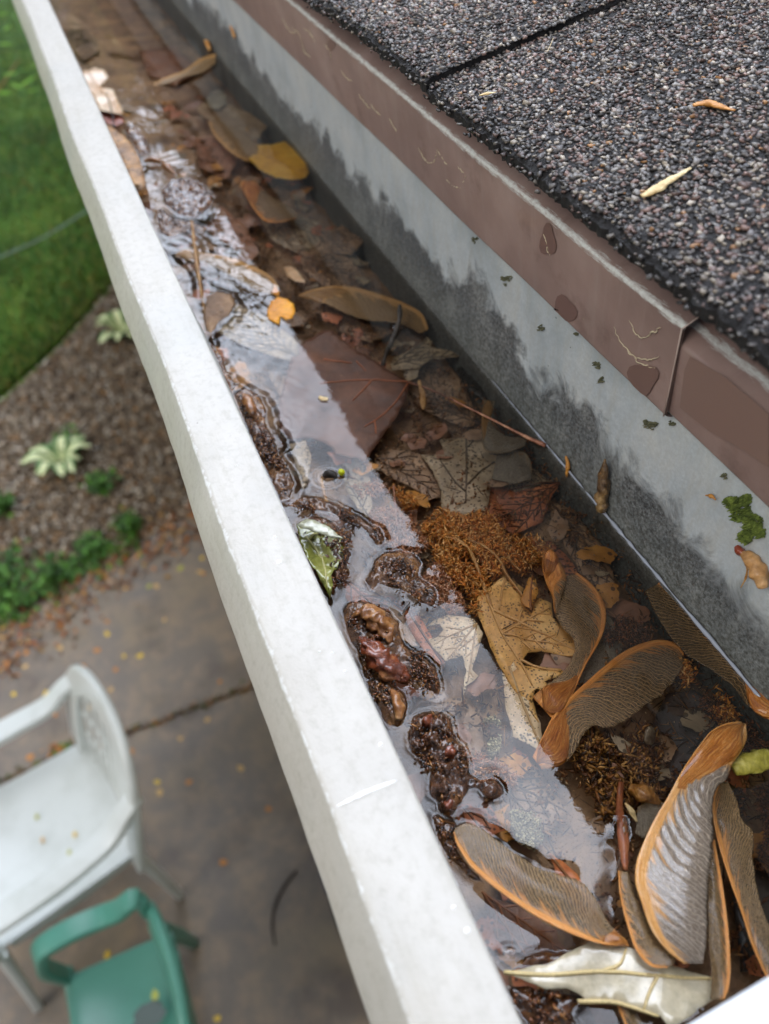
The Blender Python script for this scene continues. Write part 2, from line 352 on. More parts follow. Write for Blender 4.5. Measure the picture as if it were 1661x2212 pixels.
M['wetgloss'] = mottled('wet_rotten_seed', ['2e1b0d', '623a1c', '9a642f'], 230, .16, 1., .0018, 900, 1.)
M['pod'] = mottled('wet_pod', ['42190a', '8a4220', 'd0945a'], 110, .16, .9, .0012, 700, 1.)
M['bud'] = mottled('brown_bud', ['5f3016', 'a06a38', 'c9a070'], 150, .3, .7, .0008, 800, .6)
M['darkbud'] = mottled('dark_bud', ['1d120c', '5d452a', '97794c'], 190, .3, .9, .0010, 800, .5)
M['twig_dark'] = mottled('dark_twig_bark', ['17130f', '3c352e', '5a5047'], 300, .5, .8, .0005, 1300)
M['twig_tan'] = mottled('tan_twig_bark', ['6f4c24', 'a2743c', 'c39a60'], 240, .45, .5, .0004, 1300)
M['twig_red'] = mottled('reddish_stalk', ['4f2a1d', '8d5b43', 'b58d6e'], 260, .45, .5, .0004, 900)
M['moss'] = mottled('moss_mat', ['2e3a14', '5a6a28', '8c9c46'], 420, .8, .8, .001, 1800)
M['lichen'] = mottled('lichen_mat', ['3f4030', '66664c', '8a8468'], 400, .8, .8, .0005, 1800)
M['pale'] = mottled('pale_crust', ['8f8562', 'b9ad84', 'd3cba4'], 500, .7, .9, .001, 2500)

# water: a clear sheet whose only business is mirroring by angle
def watermat():
    t = NT('clear_water'); t.N.remove(t.b); fr = t.n('Fresnel', IOR=1.41); gl = t.n('BsdfGlossy'); gl.inputs['Roughness'].default_value = .0
    gl.inputs['Color'].default_value = (1, 1, 1, 1)
    tr = t.n('BsdfTransparent'); tr.inputs['Color'].default_value = (.97, .955, .92, 1); mx_ = t.n('MixShader')
    v = t.coord(); bp = t.bump(t.noise(v, 38, 3, .5), .10, .0015); t.l(bp, fr.inputs['Normal']); t.l(bp, gl.inputs['Normal'])
    t.l(fr.outputs[0], mx_.inputs[0]); t.l(tr.outputs[0], mx_.inputs[1]); t.l(gl.outputs[0], mx_.inputs[2]); t.l(mx_.outputs[0], t.out.inputs[0]); return t.m
M['water'] = watermat()

# ------------------------------------------------------------------ the gutter
YW = -.1416                                            # back wall plane
xs_near = np.arange(-.12, .60, .006); XS = np.r_[xs_near, np.arange(.60, 6.0, .06)]
gut = empty('rain_gutter', (0, -.08, -.035), 'white painted metal rain gutter full of water and wet leaves along the roof edge', 'gutter')
lipp = fillet([(-.0205, .012), (-.0215, .0365), (-.0300, .0372), (-.0302, .0400), (-.0123, .0400), (-.0060, .0250), (-.0100, .0080), (-.0105, -.0200), (-.0200, -.0400)], .0011, 4)
_d = np.r_[0, np.cumsum(np.linalg.norm(np.diff(np.array(lipp), axis=0), axis=1))]
def at_d(y, z): i = min(range(len(lipp)), key=lambda i: math.hypot(lipp[i][0]-y, lipp[i][1]-z)); return float(_d[i])
LIP_E = (at_d(-.0302, .0400), at_d(-.0123, .0400), at_d(-.0060, .0250))
M['lip'] = lipmat(); M['wall'] = wallmat()
def lipwarp(x, y, z, j):
    o = .0005*math.sin(x*17+.6)+.0004*math.sin(x*41+2)+.0003*noise.noise(Vector((x*90, j*.2, 0)))
    k = 0 if z > .0385 and y < -.02 else 1
    return [x, y+o*k, z+.0002*noise.noise(Vector((x*60, j, 3)))]
b = MB(); extrude_x(b, lipp, XS, lipwarp); lip = b.build('front_lip', M['lip'], gut)
tag(lip, 'white painted rolled front lip with worn bends')
# joint scratch across the lip and a few paint runs
mk = NT('bright_scratch').done('ffffff', .4)
b = MB(); tube(b, [U(728, 1742, .0400), U(790, 1712, .0400), U(856, 1686, .0400)], [.0002, .0005, .0005, .00025], 6, 12, .35, .6, 900, mi=0)
b.build('joint_seam', mk, gut)
for px, py, r_ in ((603, 1213, .00075), (594, 1160, .0005), (512, 1006, .0003), (690, 1408, .0004), (745, 1450, .0004), (718, 1410, .00035), (822, 1608, .0005), (1010, 2010, .0006), (980, 1960, .0004), (325, 660, .0003)):
    p = U(px, py, .0400); b = MB(); tube(b, [p+Vector((0, 0, -.0001)), p+Vector((0, 0, .0003))], [r_, r_*.7, r_*.3], 9, 5); b.build('paint_drip', mk, gut)
# trough: front inner face, floor, back wall in one folded sheet, back wall its own part
b = MB(); extrude_x(b, fillet([(-.0225, .0362), (-.0225, .004), (-.0125, -.012), (-.0215, -.0385), (-.105, -.0385), (YW+.002, -.0345)], .002, 4), XS[::2]); b.build('trough', M['wall'], gut)
wp = fillet([(YW+.0035, -.0350), (YW+.0004, -.0100), (YW, .000), (YW-.0006, .030), (YW+.0005, .052), (YW+.001, .0750)], .004, 4)
b = MB(); extrude_x(b, wp, XS, lambda x, y, z, j: [x, y+.0009*noise.noise(Vector((x*9, z*30, 2))), z]); bw = b.build('back_wall', M['wall'], gut)
tag(bw, 'grey weathered inner back wall with ragged dark water stains')
# sky reflection along the wall's waterline, painted as a pale strip
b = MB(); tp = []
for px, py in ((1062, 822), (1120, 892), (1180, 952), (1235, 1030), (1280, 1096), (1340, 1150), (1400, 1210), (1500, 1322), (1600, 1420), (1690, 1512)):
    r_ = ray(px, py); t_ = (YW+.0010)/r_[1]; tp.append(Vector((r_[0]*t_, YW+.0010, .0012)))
tube(b, tp, [.00005, .0002, .0003, .00045, .0005, .0003, .0005, .0004], 6, 120, 1.4, 1.2, 300); b.build('waterline_glint', NT('painted_glint').done('9aa0ac', .25, coat=.6), gut)
# strap that ties lip to wall, right at the lower corner of the photo
b = MB(); A = [U(1440, 2250, .047), U(1560, 2190, .047), U(1661, 2130, .047)]
p0, p1 = Vector((-.0045, -.012, .0415)), Vector((-.0125, YW+.002, .050)); dx = -.0255
prs = [(p0.x-.012, .0415), (p0.x-.012, .0415)]
V_ = []; Q_ = []; nseg = 30
e0, e1 = U(1470, 2222, .0445), U(1661, 2108, .0475)
sl = (e1.x-e0.x)/(e1.y-e0.y)
for i in range(nseg+1):
    y = -.012+(YW+.003+.012)*i/nseg; xr = e0.x+sl*(y-e0.y); zt = .0413+.006*math.sin(math.pi*min(1, i/nseg*1.0))+.002
    for (dx_, dz_) in ((0, -.0012), (0, .0), (-.002, .0018), (-.013, .0025), (-.024, .0018), (-.026, 0.), (-.026, -.0012)): V_.append((xr+dx_, y, zt+dz_))
for i in range(nseg):
    for j in range(7): a_, b_ = i*7+j, i*7+(j+1) % 7; Q_.append((a_, b_, b_+7, a_+7))
Q_ += [tuple(range(7))[::-1], tuple(range(nseg*7, nseg*7+7))]
strapm = NT('white_strap_paint').done('f4f7fa', .3, coat=.4)
o = mesh('hanger_strap', V_, Q_, strapm, gut); tag(o, 'bright white strap crossing the gutter')

# ------------------------------------------------------------------ drip edge: two lapped lengths of brown flashing
def dripprof(off, yo=0.):
    return fillet([(-.1395+yo, .0575-off), (-.1365+yo, .0590-off), (-.1310+yo, .0908), (-.1420+yo, .0962), (-.30, .1285)], .0011, 5)
dp = dripprof(0); _d = np.r_[0, np.cumsum(np.linalg.norm(np.diff(np.array(dp), axis=0), axis=1))]
DRIP_E = float(_d[min(range(len(dp)), key=lambda i: math.hypot(dp[i][0]+.1314, dp[i][1]-.0908))]); M['drip'] = dripmat()
def wet(parent, px, py, wpx, hpx, seed):              # a wet run hanging at the lower edge
    q = Vector((0, 0, 0)); ctr = face_pt(px, py); V_ = [ctr]; k = 18
    for i in range(k):
        a = 2*math.pi*i/k; rr = 1+.18*math.sin(3*a+seed); q = face_pt(px+math.cos(a)*wpx*rr, py+math.sin(a)*hpx*rr); V_.append(q+Vector((0, ya-q.y+.0003, za+.0004-q.z)) if q.z < za+.0004 else q)
    return V_, [(0, 1+i, 1+(i+1) % k) for i in range(k)]
ya, za, yb, zb = -.1365, .0590, -.1310, .0908
nf = Vector((0, zb-za, -(yb-ya))).normalized()        # flange normal (towards +y)
def face_pt(px, py, off=.0003, dy=0.):                # spot of the photo on the flange
    r = Vector(ray(px, py)); p0 = Vector((0, ya+dy, za))+nf*off; t = (p0-Vector((0, 0, H))).dot(nf)/r.dot(nf); return Vector((0, 0, H))+r*t
x_lap = face_pt(1435, 885).x; x_lap2 = face_pt(1470, 722).x
d1 = empty('drip_edge', (x_lap+.2, -.134, .06), 'long brown enamelled roof drip edge with pale scratches, lapping over the next length', 'drip edge')
d2 = empty('drip_edge', (x_lap-.05, -.134, .06), 'shorter brown drip edge at the right, tucked under the lapped end', 'drip edge')
b = MB(); xs1 = XS[XS > max(x_lap, x_lap2)+.002]; xs1 = np.r_[x_lap, xs1]
dw = lambda x, y, z, j: [x+((x_lap2-x_lap)*min(1, (z-.0590)/.0318) if x == x_lap else 0), y+.0006*noise.noise(Vector((x*14, 0, 0))), z+.0004*noise.noise(Vector((x*11, 5, 0)))]
extrude_x(b, dp, xs1, dw); dk = .0006; extrude_x(b, [(y-dk, z-.0001) for y, z in dp], xs1, dw)
b.build('flange', M['drip'], d1)
b = MB(); extrude_x(b, [(y-.0020, z-.0062*min(1, max(0, (z-.0595)/.02))) for y, z in dp], np.arange(x_lap-.14, x_lap+.03, .004)); b.build('flange', M['drip'], d2)
endm = NT('cut_metal_edge').done('b9a69c', .4)
b = MB(); tube(b, [Vector((x_lap, ya+.0001, za)), Vector((x_lap2, yb+.0001, zb-.0006))], .00022, 6, 4); tube(b, [Vector((x_lap2, yb+.0001, zb-.0006)), Vector((x_lap2, yb-.0100, zb+.0050))], .00022, 6, 4); b.build('cut_end', endm, d1)
scr = NT('dried_trail').done('c9bb9e', .7)
def scratch(paths, par, dy=0.):
    for pth in paths:
        b = MB()
        pts = [face_pt(x, y, .0002, dy) for x, y in pth]; q = smooth_path(pts, len(pts)*8)
        for i, p in enumerate(q): q[i] = p+np.array(noise.noise_vector(Vector(p)*900))*.0006
        tube(b, [Vector(p) for p in q], [.00006, .0002, .00012, .00025, .00008], 5, len(q), 1., .9, 1500, seed=len(pth))
        b.build('dried_trail', scr, par)
scratch([[(1325, 705), (1345, 745), (1365, 765), (1400, 778), (1421, 772)], [(1358, 690), (1370, 715), (1385, 728), (1405, 722), (1425, 708)],
         [(1345, 745), (1370, 775), (1395, 790), (1418, 795)], [(1175, 505), (1182, 530), (1186, 550)]], d1)
scratch([[(905, 320), (918, 345), (935, 352), (944, 330)], [(945, 325), (958, 345), (972, 360)], [(962, 385), (975, 400), (995, 405)], [(990, 360), (1005, 380), (998, 400)],
         [(840, 255), (846, 268), (858, 285)], [(800, 225), (812, 240), (822, 250)]], d1)
scratch([[(630, 60), (648, 80), (655, 105), (672, 125)], [(700, 95), (712, 110), (716, 130)], [(735, 150), (745, 165), (760, 175)], [(655, 62), (670, 72), (680, 90)],
         [(775, 205), (788, 222), (800, 235)], [(610, 40), (622, 62), (640, 72)]], d1)
wm = NT('wet_enamel').done('7a6059', .28, coat=.4)
for a_ in ((1183, 520, 17, 34, 0), (1218, 672, 25, 32, 1), (1388, 818, 32, 34, 3), (715, 97, 8, 12, 2)): b = MB(); b.add(*wet(d1, *a_)); b.build('wet_patch', wm, d1)
b = MB(); b.add([face_pt(x, y, .0018, -.0020)-Vector((0, 0, 0)) for x, y in ((1468, 880), (1478, 800), (1490, 770), (1560, 810), (1661, 895), (1661, 1010), (1600, 968), (1530, 930))], [tuple(range(8))]); b.build('wet_patch', NT('damp_enamel').done('866e66', .3, coat=.3), d2)

# ------------------------------------------------------------------ house: fascia, soffit, wall, roof with shingles
G = -2.70; TH = R(12); tt = math.tan(TH)
house = empty('house', (0, -.45, G), 'house eave with dark granule asphalt shingles sloping up from the gutter', 'house')
b = MB(); box(b, (-3, YW-.025, -.12), (6, YW-.004, .085)); b.build('fascia', NT('fascia_paint').done('cfcdc6', .6), house)
b = MB(); box(b, (-3, -.45, -.135), (6, YW-.026, -.122)); b.build('soffit', NT('soffit_paint').done('cfcdc6', .6), house)
b = MB(); box(b, (-3, -.60, G), (6, -.45, .08)); b.build('wall', mottled('siding', ['b9b4a6', 'c9c5b8', 'd5d1c6'], 4, .7, .3, .002), house)
ES, ZS = -.1177, .1064                                # lower edge of the shingle field (bottom of its front edge)
roofp = lambda y: ZS+(ES-y)*tt
b = MB(); V_ = [(-3, -.150, roofp(-.150)-.012), (6, -.150, roofp(-.150)-.012), (6, -4, roofp(-4)-.012), (-3, -4, roofp(-4)-.012)]
b.add(V_+[(x, y, z-.015) for x, y, z in V_], [(0, 1, 2, 3), (7, 6, 5, 4), (0, 4, 5, 1), (1, 5, 6, 2), (2, 6, 7, 3), (3, 7, 4, 0)])
roof = b.build('roof', M['asphalt'], house, False)
PAL = np.array([srgb(h)[:3] for h in ('6c6664', '827c78', '969089', '6e5952', '84695f', '967a70', '4e4a48', '3a3635', 'a69a8c', 'bfb2a0', 'a87a4c', '5f5a57', '9c8c82')])
PW = np.array([.12, .12, .09, .10, .09, .05, .13, .13, .07, .045, .015, .06, .03]); PW /= PW.sum()
def shingle(x0, x1, y0, lift, y1, label=None, gran=True, rag=.0012, seed=0):
    """one asphalt tab: ragged thick black body + loose-looking mineral granules pressed in its top"""
    nx = int((x1-x0)/.0015); X = np.linspace(x0, x1, nx); Y = np.r_[y0+.0, np.linspace(y0-.003, y1, 24)]; V_ = []; Q_ = []
    th = .0042
    for i, x in enumerate(X):
        e = rag*(noise.noise(Vector((x*180, seed, 0)))+.9*noise.noise(Vector((x*1100, seed, 4)))+random.uniform(-.35, .35))
        for j, y in enumerate(Y):
            yy = y+(e if j == 0 else 0); V_.append((x+((rag*.8*noise.noise(Vector((y*500, seed, 8)))) if i in (0, nx-1) else 0), yy, roofp(yy)+lift+th+.0003*noise.noise(Vector((x*120, yy*120, seed)))-(.0012 if j == 0 else 0)+(random.uniform(-.0005, .0005) if j < 2 else 0)))
        V_.append((x, y0+e-.0006, roofp(y0)+lift+.0006*noise.noise(Vector((x*500, 3, seed)))))
        V_.append((x, y1, roofp(y1)+lift))
    k = len(Y)+2; m_ = len(Y)
    for i in range(nx-1):
        for j in range(m_-1): a = i*k+j; Q_.append((a, a+1, a+1+k, a+k))
        a = i*k; Q_.append((a+m_, a, a+k, a+m_+k)); Q_.append((a+m_-1, a+m_+1, a+m_+1+k, a+m_-1+k)); Q_.append((a+m_+1, a+m_, a+m_+k, a+m_+1+k))
    for i in (0, nx-1):
        a = i*k; ring = [a+j for j in range(m_)]+[a+m_+1, a+m_]; Q_.append(tuple(ring if i == 0 else ring[::-1]))
    o_ = mesh('shingle', V_, Q_, M['asphalt'], None, False, (0, 0, 0)); o_.parent = roof; o_.location = -Vector(house.location)
    if label: o_['label'] = label
    if not gran: return o_
    st = .00104; gx = np.arange(x0+.0002, x1+.0001, st); gy = np.arange(y0+.0010, y1, -st); GX, GY = np.meshgrid(gx, gy); GX = GX.ravel(); GY = GY.ravel(); r = np.random.default_rng(seed+5)
    GX = GX+r.normal(0, st*.33, GX.shape); GY = GY+r.normal(0, st*.33, GY.shape)
    keep = r.random(len(GX)) < .72
    # only the stretch that the eye can reach from around the camera
    keep &= (GY < y0-.0004) | (r.random(len(GX)) < .5); keep &= (GX < .52) & (GY > -.36) & (GX > -.06); GX, GY = GX[keep], GY[keep]; K = len(GX)
    sz = r.uniform(.00036, .00085, (K, 1))*np.where(r.random((K, 1)) < .08, 1.3, 1)
    cube = np.array([(x, y, z) for x in (-1, 1) for y in (-1, 1) for z in (-1, 1)], float)
    V3 = cube[None]*sz[:, :, None]*r.uniform(.65, 1.25, (K, 1, 3)); V3 *= r.uniform(.45, 1.15, (K, 8, 1))
    a = r.uniform(0, 6.28, K); t2 = r.uniform(-.6, .6, K); ca, sa, ct, s2 = np.cos(a), np.sin(a), np.cos(t2), np.sin(t2)
    x_, y_, z_ = V3[..., 0], V3[..., 1], V3[..., 2]*.5; x2 = x_*ct[:, None]+z_*s2[:, None]; z2 = -x_*s2[:, None]+z_*ct[:, None]
    X3 = x2*ca[:, None]-y_*sa[:, None]+GX[:, None]; Y3 = x2*sa[:, None]+y_*ca[:, None]+GY[:, None]
    Z3 = z2+(ZS+(ES-GY)*tt+lift+th+.0002-np.where(GY > y0-.0006, r.uniform(.0, .0040, K), 0))[:, None]
    P3 = np.stack([X3, Y3, Z3], -1).reshape(-1, 3)
    fc = np.array([(0, 1, 3, 2), (4, 6, 7, 5), (0, 4, 5, 1), (2, 3, 7, 6), (0, 2, 6, 4), (1, 5, 7, 3)])
    FC = (fc[None]+8*np.arange(K)[:, None, None]).reshape(-1, 4)
    pi = r.choice(len(PAL), K, p=PW); zone = npn(GX, GY, 60, 3+seed); pc = PAL[pi]*(1+.22*zone[:, None])*r.uniform(.75, 1.2, (K, 1))
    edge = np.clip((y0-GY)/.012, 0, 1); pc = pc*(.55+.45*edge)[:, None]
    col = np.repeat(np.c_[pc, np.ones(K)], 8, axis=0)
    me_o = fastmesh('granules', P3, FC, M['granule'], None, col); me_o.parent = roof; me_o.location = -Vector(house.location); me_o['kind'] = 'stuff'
    return o_
XSLOT, XSL2 = .2385, .335
shingle(-.16, XSLOT+.0002, ES, 0, -.40, 'near shingle tab at the right with fallen seed stalks', seed=1)
shingle(XSLOT+.0004, XSL2-.001, ES+.0004, .0022, -.40, 'raised shingle tab beyond the slot', seed=2)
shingle(XSL2+.001, .60, ES, 0, -.40, 'farthest shingle tab at the top of the picture', seed=3)
shingle(.602, 2.5, ES, 0, -.40, None, False, seed=4)

def roof_pt(px, py, off=.0048):
    r = Vector(ray(px, py)); nrm = Vector((0, math.sin(TH), math.cos(TH))); p0 = Vector((0, ES, ZS+off)); t = (p0-Vector((0, 0, H))).dot(nrm)/r.dot(nrm); return Vector((0, 0, H))+r*t
m_chaff = [mottled('orange_chaff', ['9a6428', 'c98c44', 'e2b878'], 260, .45, .5, .0005, 1300), None]
m_cream = mottled('cream_chaff', ['b08a50', 'd8c08c', 'e9dcb4'], 200, .5, .4, .0004, 1300)
def chaff(name, pts, rad, mat, label, cat, flat=.45, off=.0056, ptf=roof_pt):
    P_ = [ptf(x, y, off) for x, y in pts]; b = MB(); tube(b, P_, rad, 10, len(pts)*6, flat, .5, 500, seed=pts[0][0], ridges=.12)
    o_ = b.build(name, mat, None, True, sum(P_, Vector())/len(P_)); return tag(o_, label, cat)
chaff('seed_stalk', [(1385, 423), (1402, 417), (1440, 393), (1492, 363)], [.0008, .0013, .0011, .0009, .0004], m_cream, 'straight pale orange dried seed stalk lying on the near shingle', 'plant scrap')
chaff('dried_bract', [(1497, 228), (1525, 222), (1555, 230), (1588, 238)], [.0006, .0015, .0012, .0005], m_chaff[0], 'curled shiny orange husk on the shingle near the right edge', 'plant scrap')
chaff('dried_bract', [(1035, 206), (1050, 203), (1072, 199)], [.0003, .0008, .0002], m_cream, 'tiny cream chaff flake on the shingle next to the slot', 'plant scrap')
chaff('plant_fibre', [(1183, 110), (1190, 95), (1195, 82)], [.00012, .0001], m_cream, 'thin pale fibre standing at the shingle slot', 'plant scrap', 1., .006)

# ------------------------------------------------------------------ leaves
def inside(p, poly):
    r = False; j = len(poly)-1
    for i in range(len(poly)):
        a, b_ = poly[i], poly[j]
        if (a[1] > p[1]) != (b_[1] > p[1]) and p[0] < (b_[0]-a[0])*(p[1]-a[1])/(b_[1]-a[1]+1e-15)+a[0]: r = not r
        j = i
    return r
def refine(poly, step, jag, seed):
    out = []
    for i in range(len(poly)):
        a, b_ = Vector(poly[i]), Vector(poly[(i+1) % len(poly)]); k = max(1, int((b_-a).length/step)); nr = Vector((-(b_-a).y, (b_-a).x)); 
        if nr.length > 0: nr.normalize()
        for q in range(k):
            p = a.lerp(b_, q/k); out.append(p+nr*jag*(noise.noise(Vector((p.x*420, p.y*420, seed)))+.5*noise.noise(Vector((p.x*1300, p.y*1300, seed)))) if jag else p)
    return out
def fill(poly, step):
    xs = [p[0] for p in poly]; ys = [p[1] for p in poly]; pts = [Vector((p[0], p[1])) for p in poly]; k = len(pts)
    y = min(ys); row = 0
    while y < max(ys):
        x = min(xs)+(row % 2)*step*.5
        while x < max(xs):
            if inside((x, y), poly) and min((Vector((x, y))-q).length_squared for q in pts[:k:1]) > (step*.45)**2: pts.append(Vector((x+random.uniform(-.2, .2)*step, y+random.uniform(-.2, .2)*step)))
            x += step
        y += step*.87; row += 1
    r = delaunay_2d_cdt(pts, [], [list(range(k))], 1, 1e-7); return [tuple(v) for v in r[0]], [tuple(f) for f in r[2]]
def leaf(name, px, z, mats, label, cat='leaf', veins=(), tips=None, curl=.0012, cs=55., jag=.0004, step=.0022, seed=1, tilt=(0, 0), group=None, thick=.00022, stem=None, dome=0., par=None, vr=.00016, ptf=None):
    W = [U(x, y, z) for x, y in px]; ctr = sum(W, Vector())/len(W)
    zf = lambda x, y: z+curl*noise.noise(Vector((x*cs+seed, y*cs, seed*1.7)))+.35*curl*noise.noise(Vector((x*cs*4, y*cs*4, seed)))+(x-ctr.x)*tilt[0]+(y-ctr.y)*tilt[1]
    poly = refine([(p.x, p.y) for p in W], step*.55, jag, seed); V2, Fc = fill(poly, step)
    b = MB(); b.add([(x, y, zf(x, y)) for x, y in V2], Fc, 0)
    vs = [[U(x, y, z) for x, y in vn_] for vn_ in veins]
    if tips:
        base = U(*tips[0], z)
        for tp in tips[1:]:
            e = U(*tp, z); ax = e-base; sd_ = Vector((-ax.y, ax.x, 0)); bend = .06*noise.noise(Vector((tp[0], tp[1], seed)))
            main = [base.lerp(e, q)+sd_*bend*math.sin(q*3.1) for q in np.linspace(0, .97, 7)]; vs.append(main)
            kk = max(2, int(ax.length/.0045))
            for i in range(1, kk):
                for sgn in (-1, 1):
                    q0 = base.lerp(e, (i+(.25 if sgn > 0 else 0))/kk); d_ = (ax.normalized()+sd_.normalized()*sgn*.95).normalized(); ln = ax.length*.34*(1-i/kk*.6); br = []
                    for q in np.linspace(0, 1, 5):
                        p = q0+d_*ln*q+ax.normalized()*ln*.16*q*q
                        if not inside((p.x, p.y), poly): break
                        br.append(p)
                    if len(br) > 2: vs.append(br)
    for i, pv in enumerate(vs):
        k = 5*len(pv); q = smooth_path([(p.x, p.y, 0) for p in pv], k); lng = np.linalg.norm(q[-1]-q[0])
        r0 = vr*(1.5 if i < len(veins) else .62)*min(1., .35+lng/.02)
        tube(b, [Vector((p[0], p[1], zf(p[0], p[1])+.0001)) for p in q], [r0, r0*.75, r0*.35], 5, k, .7, mi=1)
    root = par
    if stem is not None:
        root = empty(name, ctr, label, cat, group); o_ = b.build('blade', mats, root)
        sb = MB(); tube(sb, [U(x, y, zz) for x, y, zz in stem[0]], stem[1], 8, len(stem[0])*7, 1., .35, 500, seed); sb.build('stalk', stem[2], root)
    else:
        o_ = b.build(name, mats, None, True, ctr); tag(o_, label, cat, group)
    if thick: md = o_.modifiers.new('thickness', 'SOLIDIFY'); md.thickness = thick; md.offset = -1
    return root or o_

LM = {
 'brown': leafmat('brown_leaf', [gain(q_, 1.2) for q_ in ['4d3324', '74513c', '8d6a4f']], 'a06a48', None, 48),
 'umber': leafmat('umber_leaf', [gain(q_, 1.2) for q_ in ['54402f', '7c624a', '9b8064']], '5c4634', 700, 60),
 'grey': leafmat('grey_brown_leaf', [gain(q_, 1.2) for q_ in ['5d5142', '85745c', 'a5937a']], '5c4e3e', 700, 60),
 'rust': leafmat('rust_leaf', [gain(q_, 1.2) for q_ in ['5c3521', '8f5433', 'ad7048']], '5e3a26', 700, 60),
 'tan': leafmat('speckled_tan_leaf', ['9c6c34', 'c49450', 'dab274'], 'b98d55', 1000, 60),
 'pale': leafmat('pale_tan_leaf', ['a88c68', 'c9b08c', 'decdac'], 'a98a60', 1000, 60),
 'ochre': leafmat('ochre_leaf', ['8a5620', 'b57c33', 'c9984c'], '7a4a1c', 620, 60),
 'yellow': leafmat('yellow_leaf', ['b98312', 'd9a61c', 'e3ba40'], 'c79a2a', None, 60),
 'orangey': leafmat('orange_leaf', ['b06a10', 'df9416', 'edab2a'], 'c98014', None, 60),
 'olive': leafmat('olive_green_leaf', ['4c4d16', '77782a', 'a8a662'], 'b3ac70', None, 70, 1., .25),
 'bleach': leafmat('bleached_leaf', ['a89a7c', 'c3b698', 'd8cfba'], 'd0b880', None, 45, .8, .25),
 'peach': leafmat('peach_leaf', ['b98c60', 'd6b38c', 'ebd6ba'], 'c49a6c', None, 60, .2, .4),
 'redd': leafmat('red_brown_leaf', ['5e2416', '8a3f26', 'a9603c'], '6a2e1c', None, 80, .4, .35),
 'black': leafmat('blackened_leaf', ['15120e', '2b251d', '3e352a'], '2b251d', None, 60, .3, .35),
}
g_sub = 'dead leaves lying under the water'
# --- big sunken leaves
leaf('brown_leaf', [(645, 745), (700, 714), (718, 716), (770, 755), (835, 797), (885, 825), (877, 862), (849, 909), (802, 976), (790, 1000), (773, 990), (745, 986), (724, 981), (719, 968), (700, 955), (661, 944), (630, 950), (607, 930), (600, 880), (615, 820), (630, 770)], -.0035, leafmat('dark_red_brown_leaf', ['3a2318', '603c28', '7a5038'], 'a5623e', None, 45),
     'large smooth dark reddish brown leaf under water with a long stalk reaching the wall', 'leaf', [[(885, 825), (845, 824), (805, 822), (740, 822), (690, 828)], [(803, 822), (785, 842), (762, 864)], [(880, 830), (860, 862), (835, 888), (805, 912), (788, 922)], [(809, 908), (811, 920), (812, 937)], [(770, 782), (790, 802)], [(700, 775), (760, 785)]],
     curl=.0008, jag=.0005, seed=3, stem=([(880, 825, -.0030), (930, 842, -.0015), (1010, 880, .0004), (1090, 920, .0008), (1150, 950, .0010), (1178, 962, .0016)], [.0005, .0004, .00036, .0004, .0005, .0009], M['twig_red']))
leaf('maple_leaf', [(947, 947), (978, 949), (1004, 947), (1017, 936), (1038, 929), (1046, 952), (1060, 972), (1085, 978), (1077, 1001), (1061, 1043), (1056, 1082), (1051, 1103), (991, 1113), (955, 1098), (952, 1056), (934, 1020), (908, 983), (942, 986), (960, 988), (955, 965)], -.0085, LM['grey'],
     'grey brown maple leaf under water in the middle, pointed lobes and dark midrib', 'leaf', [[(1006, 950), (1008, 1000), (1006, 1085)], [(1008, 1046), (1040, 1015), (1080, 988)], [(1008, 1012), (1000, 1022), (990, 1020)], [(1010, 968), (1030, 945)], [(1004, 1060), (975, 1030), (950, 1000)]], seed=4, curl=.0022)
leaf('maple_leaf', [(809, 978), (837, 968), (861, 965), (908, 981), (934, 1020), (952, 1056), (952, 1072), (921, 1082), (905, 1062), (882, 1051), (837, 1033), (811, 1001)], -.0095, LM['umber'],
     'reddish brown maple leaf half under the grey one, left of it', 'leaf', tips=[(812, 990), (945, 1065), (905, 985)], seed=5, curl=.002)
leaf('maple_leaf', [(1050, 1050), (1067, 1040), (1114, 1064), (1160, 1056), (1212, 1043), (1194, 1069), (1171, 1126), (1142, 1137), (1108, 1153), (1067, 1130), (1040, 1105)], -.0098, LM['rust'],
     'rust stained brown leaf pointing at the foot of the back wall', 'leaf', tips=[(1212, 1043), (1070, 1125), (1110, 1150), (1080, 1060)], seed=6, curl=.0022)
leaf('maple_leaf', [(843, 789), (851, 771), (875, 760), (900, 745), (924, 726), (934, 735), (929, 745), (953, 750), (997, 763), (985, 772), (963, 771), (961, 778), (935, 778), (919, 789), (905, 800), (885, 802), (846, 802)], -.0070, LM['grey'],
     'greyish maple leaf with sharp points beside the black twig', 'leaf', tips=[(850, 790), (925, 730), (992, 765)], seed=7, curl=.002)
leaf('sunken_leaf', [(880, 805), (930, 782), (975, 790), (1010, 840), (1035, 905), (1010, 925), (960, 905), (905, 880), (885, 845)], -.0120, LM['umber'], 'flat dull brown leaf on the bottom under the red stalk', 'leaf', tips=[(1030, 910), (900, 810), (900, 870)], seed=8)
leaf('sunken_leaf', [(470, 715), (500, 665), (530, 668), (580, 690), (640, 735), (652, 785), (600, 772), (560, 757), (510, 738)], -.0035, LM['grey'], 'olive brown leaf with a notch under the cloud reflection', 'leaf', tips=[(640, 770), (480, 710), (510, 670)], seed=9)
leaf('sunken_leaf', [(560, 755), (640, 790), (690, 850), (700, 900), (640, 900), (600, 850), (575, 800)], -.0105, LM['umber'], 'dark umber leaf under the bright cloud reflection', 'leaf', tips=[(570, 760), (690, 890)], seed=10)
leaf('sunken_leaf', [(625, 960), (660, 950), (672, 985), (668, 1030), (655, 1060), (640, 1010)], -.003, LM['grey'], 'narrow grey leaf flap inside the meniscus bend', 'leaf', seed=11)
